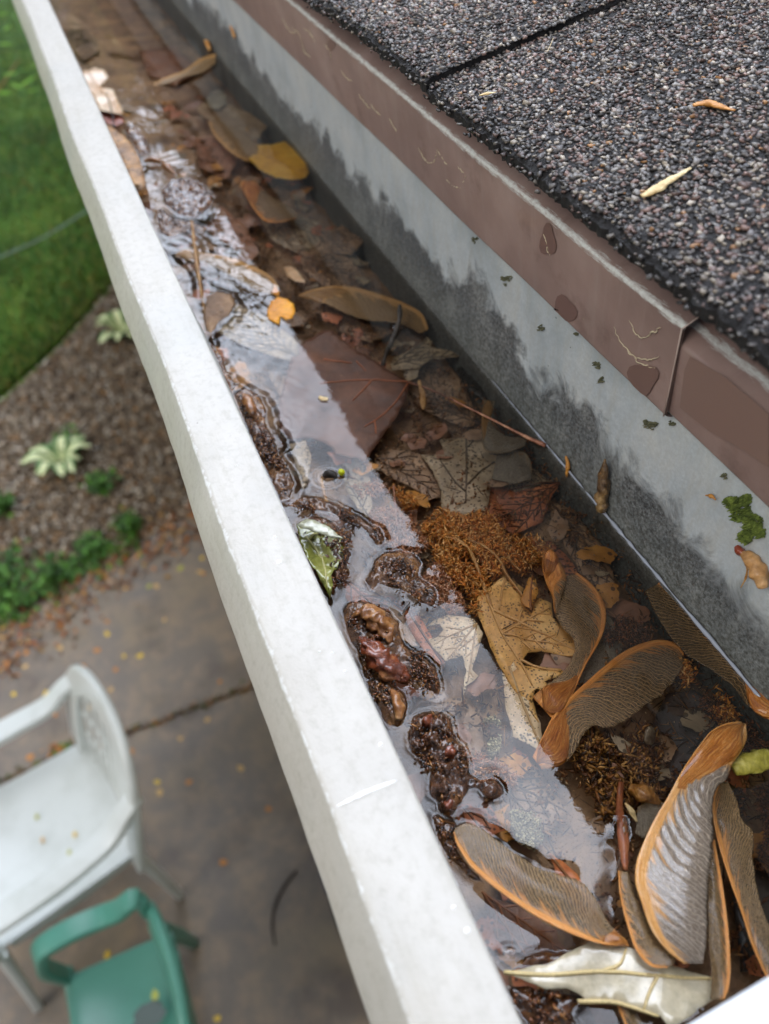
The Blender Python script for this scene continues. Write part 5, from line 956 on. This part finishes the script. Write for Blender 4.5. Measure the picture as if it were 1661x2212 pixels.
def lawn_s(r, K):
    y = r.uniform(-.6, 1.9, K); bf = sorted((yy, xx) for xx, yy in bedfar); x1 = np.interp(y, [q[0] for q in bf], [q[1] for q in bf]); return np.c_[x1+.05+12*r.random(K)**2, y*np.where(r.random(K) < .5, 1, 1)]
def blades(name, K, sampler, h, wd, cols, label, seed, cat='grass'):
    r = np.random.default_rng(seed); P = sampler(r, K); k = len(P); a = r.uniform(0, 6.28, k); hh = h*r.uniform(.5, 1.3, k); s_ = np.stack([np.cos(a), np.sin(a), 0*a], -1)*wd/2; ln = np.stack([np.sin(a), -np.cos(a), 0*a], -1)*hh[:, None]*r.uniform(-.9, .9, (k, 1))
    C = np.c_[P, np.full(k, G-.004)]; V_ = np.stack([C-s_, C+s_, C+s_*.6+ln*.4+np.c_[0*a, 0*a, hh*.6], C-s_*.6+ln*.4+np.c_[0*a, 0*a, hh*.6], C+ln+np.c_[0*a, 0*a, hh]], 1).reshape(-1, 3)
    b_ = 5*np.arange(k)[:, None]; FC = np.concatenate([b_+[0, 1, 2], b_+[0, 2, 3], b_+[3, 2, 4]]); cc = np.array([srgb(h_)[:3] for h_ in cols])[r.integers(0, len(cols), k)]*r.uniform(.6, 1.3, (k, 1)); col = np.repeat(np.c_[cc, np.ones(k)], 5, axis=0)
    return tag(fastmesh(name, V_, FC, M['yardtint'], None, col), label, cat, None, 'stuff')
blades('grass', 60000, lawn_s, .05, .006, ['4a7820', '365c18', '78a038', '22400e', 'a89a48'], 'green lawn grass beyond the mulch bed', 31)
def cover_s(r, K):
    spots = [(2.63, .60, .07), (2.72, .42, .06), (2.60, .86, .14), (2.75, .86, .12), (2.80, .22, .05), (3.2, .80, .05), (3.55, .42, .07), (2.75, 1.0, .2), (3.15, .30, .05)]
    i = r.integers(0, len(spots), K); s = np.array(spots)[i]; return s[:, :2]+r.normal(0, 1, (K, 2))*s[:, 2:3]*.6
def cover_s2(r, K): return np.c_[np.interp(y_ := r.uniform(0.2, 1.1, K), [e[0] for e in edge], [e[1] for e in edge])+r.normal(.03, .05, K), y_]
flakes('ground_cover', 1500, cover_s, G+.01, G+.09, .035, ['487a1e', '386418', '5e9030', '2c5212'], 'bright green low ground cover plants along the patio edge', 'ground cover', 33, .6, .6)
flakes('ground_cover', 500, cover_s2, G+.01, G+.06, .03, ['4a7a1c', '3a6a14', '5a8a2a'], 'thin line of green weeds in the bed beside the patio', 'ground cover', 34, .6, .6)
# leaves fallen on the patio
lm = [bpy.data.meshes.new('fallen_leaf') for _ in range(4)]
for i, (me, hx) in enumerate(zip(lm, ('d8b53a', 'b87a38', 'c9a468', 'a8a848'))):
    k = 10; V_ = [(0, 0, .004)]+[(math.cos(6.283*q/k)*.013*(1+.25*math.cos(3*q)), math.sin(6.283*q/k)*.010, .001+.004*((q % 3) == 0)) for q in range(k)]
    me.from_pydata(V_, [], [(0, 1+q, 1+(q+1) % k) for q in range(k)]); me.materials.append(mottled('fallen_leaf_mat_'+('yellow', 'orange', 'tan', 'lime')[i], [hx, hx], 40, .6)); me.shade_smooth()
FL = [(268, 1418, 0), (303, 1417, 0), (250, 1447, 1), (232, 1343, 1), (338, 1267, 2), (322, 1267, 3), (312, 1220, 3), (390, 1228, 3), (433, 1236, 2), (436, 1206, 0), (85, 1352, 1), (57, 1410, 1), (55, 1440, 2), (60, 1540, 1), (65, 1636, 1), (232, 1370, 0), (240, 1490, 2), (230, 1565, 1), (283, 1625, 1), (340, 1690, 0), (475, 1473, 1), (482, 1863, 1), (232, 2063, 0), (470, 2200, 0), (345, 1712, 2), (408, 1690, 1), (195, 1530, 2), (150, 1475, 1), (130, 1400, 2), (448, 1555, 2), (120, 1545, 1), (28, 1585, 1), (580, 1748, 1), (355, 1340, 2), (210, 1405, 1), (180, 1440, 1), (390, 1596, 2), (100, 1500, 0), (165, 1620, 1), (30, 1500, 0), (440, 1240, 1), (520, 1660, 2)]
for i, (x, y, k) in enumerate(FL):
    p = U(x, y, G+.004); o_ = bpy.data.objects.new('fallen_leaf', lm[k]); COL.objects.link(o_); o_.location = p; o_.rotation_euler = (0, 0, i*1.7); s_ = .8+.5*((i*37) % 10)/10; o_.scale = (s_, s_, 1)
    cn = ('yellow', 'orange brown', 'tan', 'pale lime')[k]; tag(o_, 'small %s leaf fallen on the grey patio' % cn, 'leaf', 'small %s leaves on the patio' % cn)
b = MB(); tube(b, [U(640, 1880, G+.01), U(612, 1915, G+.012), U(592, 1960, G+.012), U(588, 2000, G+.01), U(594, 2040, G+.008)], [.004, .005, .006, .005, .003], 7, 24, 1., .4, 40)
tag(b.build('patio_twig', M['twig_dark'], None, True, U(592, 1960, G)), 'curved dark twig lying on the patio near the lip', 'twig')
b = MB(); tube(b, [U(-60, 580, G+.06), U(80, 520, G+.07), U(215, 440, G+.06), U(300, 400, G+.06)], .006, 8, 30); tag(b.build('garden_cord', NT('pale_cord').done('8f9f9a', .6), None, True, U(80, 520, G)), 'pale thin cord stretched straight across the lawn', 'cord')
# weeds in the joint between the slabs
flakes('joint_weeds', 260, lambda r, K: np.c_[1.69+r.normal(0, .012, K), r.uniform(-.2, 1.0, K)], G+.002, G+.015, .02, ['7a5a30', 'a0703a', '4a5a20', '5c4028'], 'litter and weeds caught in the joint between the patio slabs', 'litter', 35)
flakes('joint_weeds', 260, lambda r, K: np.c_[1.66+r.normal(0, .05, K), .66+r.normal(0, .07, K)], G+.004, G+.03, .03, ['c07a30', 'd0904a', '4a6a20', '8a5a28'], 'heap of orange leaves and weeds behind the white chair seat', 'litter', 36)

# hostas with cream centred leaves
def hostamat():
    t = NT('variegated_leaf'); uv = t.n('UVMap'); s_ = t.sep(uv.outputs[0]); v = t.coord(); f = t.noise(v, 30, 4, .6)
    d = t.math('ADD', t.math('ABSOLUTE', t.math('SUBTRACT', s_[1], .5)), t.math('MULTIPLY', t.math('SUBTRACT', f, .5), .25)); col = t.ramp(d, [(.22, 'dfe3b0'), (.34, '5f8a4a')]); return t.done(col, .45, t.bump(t.noise(v, 80, 3), .3, .004))
M['hosta'] = hostamat()
def hosta(px, py, sc, k, label, seed):
    base = U(px, py, G); root = empty('hosta', base, label, 'plant'); rr = random.Random(seed)
    for i in range(k):
        a = 6.283*i/k+rr.uniform(-.2, .2); ln = sc*rr.uniform(.75, 1.15); wd = ln*.48; lift = rr.uniform(.35, .8); V_ = []; UV = []; Q_ = []
        for q in range(9):
            t = q/8; r_ = .12*ln+ln*t; z = .02+ln*lift*math.sin(min(1, t*1.15)*2.3)*.75; w_ = wd*math.sin(math.pi*min(1, .05+t*.95))**.7*.5
            for s2 in (-1, -.5, 0, .5, 1): V_.append((base.x+math.cos(a)*r_-math.sin(a)*s2*w_, base.y+math.sin(a)*r_+math.cos(a)*s2*w_, G+z+abs(s2)*w_*.25)); UV.append((t, .5+s2*.5))
        for q in range(8):
            for j in range(4): o1 = q*5+j; Q_.append((o1, o1+1, o1+6, o1+5))
        mesh('leaf', V_, Q_, M['hosta'], root, True, None, UV)
hosta(135, 1005, .155, 12, 'hosta with cream centred leaves in the middle of the mulch bed', 3)
hosta(268, 725, .16, 9, 'second pale green hosta half hidden by the white lip', 5)
# light green shrub shoots at the left edge
shr = empty('leafy_shrub', (3.4, 1.9, G), 'light green leafy shrub tip in front of the lawn at the left edge', 'shrub'); b = MB()
stem_pts = [Vector((3.4, 1.9, G)), Vector((3.4, 1.3, G+.8)), U(40, 130, -1.55)]; tube(b, stem_pts, [.012, .008, .004], 8, 20)
sh2 = [Vector((3.4, 1.9, G)), Vector((3.6, 1.4, G+.7)), U(-20, 60, -1.6)]; tube(b, sh2, [.01, .007, .004], 8, 20); b.build('stem', M['twig_tan'], shr); b = MB(); rr = random.Random(4)
for (x, y) in ((20, 120), (55, 150), (70, 195), (35, 185), (10, 95), (5, 30), (-20, 60), (75, 140), (20, 160), (-10, 130), (15, 60), (60, 175), (10, 200), (-30, 20)):
    p = U(x, y, -1.55+rr.uniform(-.05, .05)); a = rr.uniform(0, 6.28); ln = rr.uniform(.05, .075); d = Vector((math.cos(a), math.sin(a), rr.uniform(-.3, .3)))*ln; s_ = Vector((-math.sin(a), math.cos(a), .1))*ln*.28
    b.add([p-d, p-d*.2+s_, p+d*.5+s_*.8, p+d, p+d*.5-s_*.8, p-d*.2-s_, p+d*.1-Vector((0, 0, .006))], [(0, 1, 6), (1, 2, 6), (2, 3, 6), (3, 4, 6), (4, 5, 6), (5, 0, 6)])
b.build('foliage', mottled('fresh_leaf', ['5f9a1c', '7fb82c', '9ccc44'], 30, .5), shr)

# ------------------------------------------------------------------ moulded plastic chairs
def plastic(name, hx, dirt, rough=.35):
    t = NT(name); v = t.coord(); f = t.noise(v, 7, 5, .6); f2 = t.noise(v, 40, 4, .6); col = t.mix(t.ramp(f, [(.45, 0.), (.75, .5)]), hx, dirt); return t.done(col, rough, t.bump(f2, .08, .003), .2)
def chair(label, loc, rz, mat, w_=.50, d_=.46, hs=.42, ha=.66, hb=.84, slots=8, lean=.10, splay=.05, armw=.055, topw=.05):
    root = empty('plastic_chair', loc, label, 'chair', None, rz); hw = w_/2
    def put(b, nm):
        me = bpy.data.meshes.new(nm); me.from_pydata([tuple(v) for v in b.v], [], b.f); me.materials.append(mat); me.shade_smooth(); o_ = bpy.data.objects.new(nm, me); COL.objects.link(o_); o_.parent = root
        md = o_.modifiers.new('soft', 'BEVEL'); md.width = .004; md.segments = 2; md.limit_method = 'ANGLE'; return o_
    # seat pan: dished, rolled front edge
    V_ = []; Q_ = []; nu, nv = 22, 20
    for i in range(nu+1):
        for j in range(nv+1):
            u = i/nu*2-1; v = j/nv; wid = hw*(.92+.06*v); z = hs-.022*(1-abs(u)**2.5)*math.sin(math.pi*min(1, v*1.05))-.012*max(0, v-.85)*8*(v-.85); cut = 1-.10*(abs(u) > .97)
            V_.append((u*wid*(1-.06*max(0, abs(2*v-1)-.8)*5*.3), -.005+v*(d_+.015), z+.01*(abs(u)**6)))
    k = nv+1; nn_ = len(V_); V_ += [(x, y, z-.012) for x, y, z in V_]
    for i in range(nu):
        for j in range(nv): a = i*k+j; Q_.append((a, a+k, a+k+1, a+1)); Q_.append((a+nn_, a+1+nn_, a+k+1+nn_, a+k+nn_))
    rim = [i*k for i in range(nu+1)]+[nu*k+j for j in range(1, k)]+[i*k+k-1 for i in range(nu-1, -1, -1)]+[j for j in range(k-2, 0, -1)]
    for a, c2 in zip(rim, rim[1:]+rim[:1]): Q_.append((a, a+nn_, c2+nn_, c2))
    b = MB(); b.add(V_, Q_); put(b, 'seat')
    # apron under the seat
    b = MB(); strip(b, [(-hw*.86, .04, hs-.03), (-hw*.93, d_*.5, hs-.03), (-hw*.92, d_-.03, hs-.035)], .05, .012, (1, 0, 0)); strip(b, [(hw*.86, .04, hs-.03), (hw*.93, d_*.5, hs-.03), (hw*.92, d_-.03, hs-.035)], .05, .012, (1, 0, 0))
    strip(b, [(-hw*.92, d_, hs-.035), (0, d_+.012, hs-.04), (hw*.92, d_, hs-.035)], .045, .012, (0, 1, 0)); put(b, 'apron')
    # backrest: hooped rim with slotted panel between
    yb = lambda z: .03-lean*(z-hs)/(hb-hs)
    def hoop(t):                                       # t 0..1 from left foot over the top to right foot
        a = math.pi*t; x = -math.cos(a); zz = math.sin(a); return Vector((math.copysign(abs(x)**.55, x)*hw*.97, 0, hs+(hb-hs)*abs(zz)**.55))
    b = MB(); P_ = []
    for t in np.linspace(0, 1, 33): p = hoop(t); bow = .035*(1-(p.x/hw)**2); P_.append(Vector((p.x, yb(p.z)-bow, p.z)))
    strip(b, P_, topw, .026, (0, 1, .35), 66)
    top = lambda x: hs+(hb-hs)*max(.02, 1-abs(x/(hw*.97))**3.6)**.5-.02
    nsl = slots
    for q in range(nsl):
        x = -hw*.80+q*(hw*1.6/(nsl-1)); zt = top(x); strip(b, [Vector((x*.92, yb(hs)-.030*(1-(x/hw)**2), hs-.01)), Vector((x, yb((hs+zt)/2)-.036*(1-(x/hw)**2), (hs+zt)/2)), Vector((x, yb(zt)-.035*(1-(x/hw)**2), zt))], hw*1.6/(nsl-1)*.80, .007, (0, 1, 0))
    for zf in (.25, .5, .78):
        z = hs+(hb-hs)*zf; strip(b, [Vector((x, yb(z)-.036*(1-(x/hw)**2), z)) for x in np.linspace(-hw*.86, hw*.86, 7)], .035, .007, (0, 1, 0))
    put(b, 'backrest')
    for s in (-1, 1):
        b = MB(); pa = yb(ha+.05); strip(b, [(s*hw*.93, yb(hb)+.000, hb-.10), (s*hw*.975, pa+.015, ha+.075), (s*hw*1.01, pa+.07, ha+.025), (s*hw*1.06, d_*.35, ha), (s*hw*1.08, d_*.75, ha-.005), (s*hw*1.06, d_*.95, ha-.02), (s*hw*1.02, d_+.01, ha-.08), (s*hw*.99, d_, hs)], [armw*.8, armw*.9, armw, armw*1.05, armw*1.05, armw, armw*.9, armw*.8], .030, (s, 0, .15) if False else (0, 0, 1) if False else (.02*s, .35, 1), 40); put(b, 'armrest')
        b = MB(); strip(b, [(s*hw*.99, d_-.005, hs), (s*(hw+splay*.5), d_+.02, hs*.5), (s*(hw+splay), d_+.05, .0)], [.055, .045, .03], .030, (0, 1, 0)); put(b, 'leg')
        b = MB(); strip(b, [(s*hw*.95, .02, hs), (s*(hw+splay*.2), .0, hs*.5), (s*(hw+splay*.4), -.015, .0)], [.06, .045, .03], .030, (0, 1, 0)); put(b, 'leg')
    return root
wpl = plastic('white_plastic', 'cfd3cf', 'aaaea4'); gpl = plastic('green_plastic', '488573', '356657', .4)
wl = Vector((1.255, .455, G+.004)); chair('white moulded plastic armchair standing on the patio', wl, R(13), wpl, .50, .46, hb=.87, slots=10, armw=.075, topw=.10)
chair('green moulded plastic armchair partly cut off by the bottom edge', Vector((.575, .375, G+.004)), R(2), gpl, .46, .31, .35, .62, .68, 6, .02, armw=.06, topw=.075)
# puddle and scraps on the seats
pud = NT('seat_puddle'); pud.done('46544c', .03, coat=1.)
pc = U(322, 2195, G+.40); b = MB(); k = 22; b.add([pc]+[pc+Vector((math.cos(6.283*i/k)*.032*(1+.2*math.sin(i)), math.sin(6.283*i/k)*.045*(1+.15*math.cos(i*2)), 0)) for i in range(k)], [(0, 1+i, 1+(i+1) % k) for i in range(k)])
tag(b.build('puddle', pud.m, None, True, pc), 'small shiny puddle on the seat of the green chair', 'puddle')
SL = [(80, 1765, 3, 'lime leaf at the far side of the white seat'), (162, 1803, 0, 'yellow leaf in the middle of the white seat'), (92, 1815, 2, 'tan leaf left on the white seat'), (150, 1842, 3, 'greenish scrap near the front of the white seat')]
for x, y, k, lb in SL:
    p = U(x, y, G+.41); o_ = bpy.data.objects.new('fallen_leaf', lm[k]); COL.objects.link(o_); o_.location = p; o_.scale = (.7, .6, 1); tag(o_, lb, 'leaf')
p = U(335, 2150, G+.42); o_ = bpy.data.objects.new('fallen_leaf', lm[3]); COL.objects.link(o_); o_.location = p; tag(o_, 'green leaf scrap beside the puddle on the green chair', 'leaf')
# navy storage box right below the lip
b = MB(); a_, c_ = U(655, 1740, G+.45), U(712, 1925, G+.45)
V_ = [(a_.x, a_.y, G+.45), (c_.x, c_.y, G+.45), (c_.x-.02, -.40, G+.45), (a_.x, -.40, G+.45)]; V_ += [(x, y, G+.004) for x, y, z in V_]
b.add(V_, [(0, 1, 2, 3), (7, 6, 5, 4)]+[(i, i+4, (i+1) % 4+4, (i+1) % 4) for i in range(4)]); V2_ = [(a_.x+.01, a_.y+.012, G+.462), (c_.x-.01, c_.y+.012, G+.462), (c_.x-.03, -.39, G+.462), (a_.x+.01, -.39, G+.462)]; V2_ += [(x, y, G+.452) for x, y, z in V2_]
b.add(V2_, [(0, 1, 2, 3), (7, 6, 5, 4)]+[(i, i+4, (i+1) % 4+4, (i+1) % 4) for i in range(4)])
tag(b.build('storage_box', NT('navy_plastic').done('1c2438', .5), None, False, Vector((c_.x, -.2, G))), 'dark navy box on the patio, a sliver of it showing past the white lip', 'box')

# ------------------------------------------------------------------ trees mirrored in the far water
def tree(x, y, hgt, rad, seed, label, cols):
    root = empty('shade_tree', (x, y, G), label, 'tree', 'trees beyond the far end of the gutter'); rr = random.Random(seed); b = MB()
    tube(b, [Vector((x, y, G)), Vector((x+.15, y, G+hgt*.35)), Vector((x, y+.1, G+hgt*.8))], [.22, .16, .05], 10, 14, 1., .2, 2.); limbs = []
    for i in range(9):
        z = G+hgt*(.3+.06*i); a = i*2.4; e = Vector((x+math.cos(a)*rad*.75, y+math.sin(a)*rad*.75, z+hgt*.16)); tube(b, [Vector((x, y, z)), Vector((x+math.cos(a)*rad*.4, y+math.sin(a)*rad*.4, z+hgt*.06)), e], [.08, .05, .02], 6, 9); limbs.append(e)
    b.build('trunk', NT('bark').done('3a2e24', .9), root); r = np.random.default_rng(seed); K = 5000; cl_ = r.integers(0, 60, K); a = r.uniform(0, 6.28, 60); u_ = r.uniform(-1, 1, 60); q = r.random(60)**.4
    cc = np.stack([x+rad*q*np.sqrt(1-u_**2)*np.cos(a), y+rad*q*np.sqrt(1-u_**2)*np.sin(a), G+hgt*.62+hgt*.36*q*u_], -1); C = cc[cl_]+r.normal(0, rad*.12, (K, 3))
    d = r.normal(0, 1, (K, 3)); d /= np.linalg.norm(d, axis=1)[:, None]; s_ = np.cross(d, r.normal(0, 1, (K, 3))); s_ /= np.linalg.norm(s_, axis=1)[:, None]
    V_ = np.stack([C-d*.09, C+s_*.055, C+d*.09, C-s_*.055], 1).reshape(-1, 3); c3 = np.array([srgb(h)[:3] for h in cols])[r.integers(0, len(cols), K)]*r.uniform(.7, 1.2, (K, 1))
    fastmesh('crown', V_, np.arange(4*K).reshape(-1, 4), M['yardtint'], root, np.repeat(np.c_[c3, np.ones(K)], 4, axis=0))
tree(11, -1.6, 8.0, 2.6, 1, 'broad green tree mirrored in the far end of the water', ['4f6a1c', '6a7a24', '38520f'])
tree(8.0, -2.1, 7.4, 1.7, 2, 'taller yellowish tree mirrored beside the roof edge', ['6a7020', '7f8028', '4a5614'])
tree(15, .8, 9.0, 3.2, 3, 'dense dark tree beyond the lawn seen in the water mirror', ['2f4a12', '3f5c1a', '56702a'])
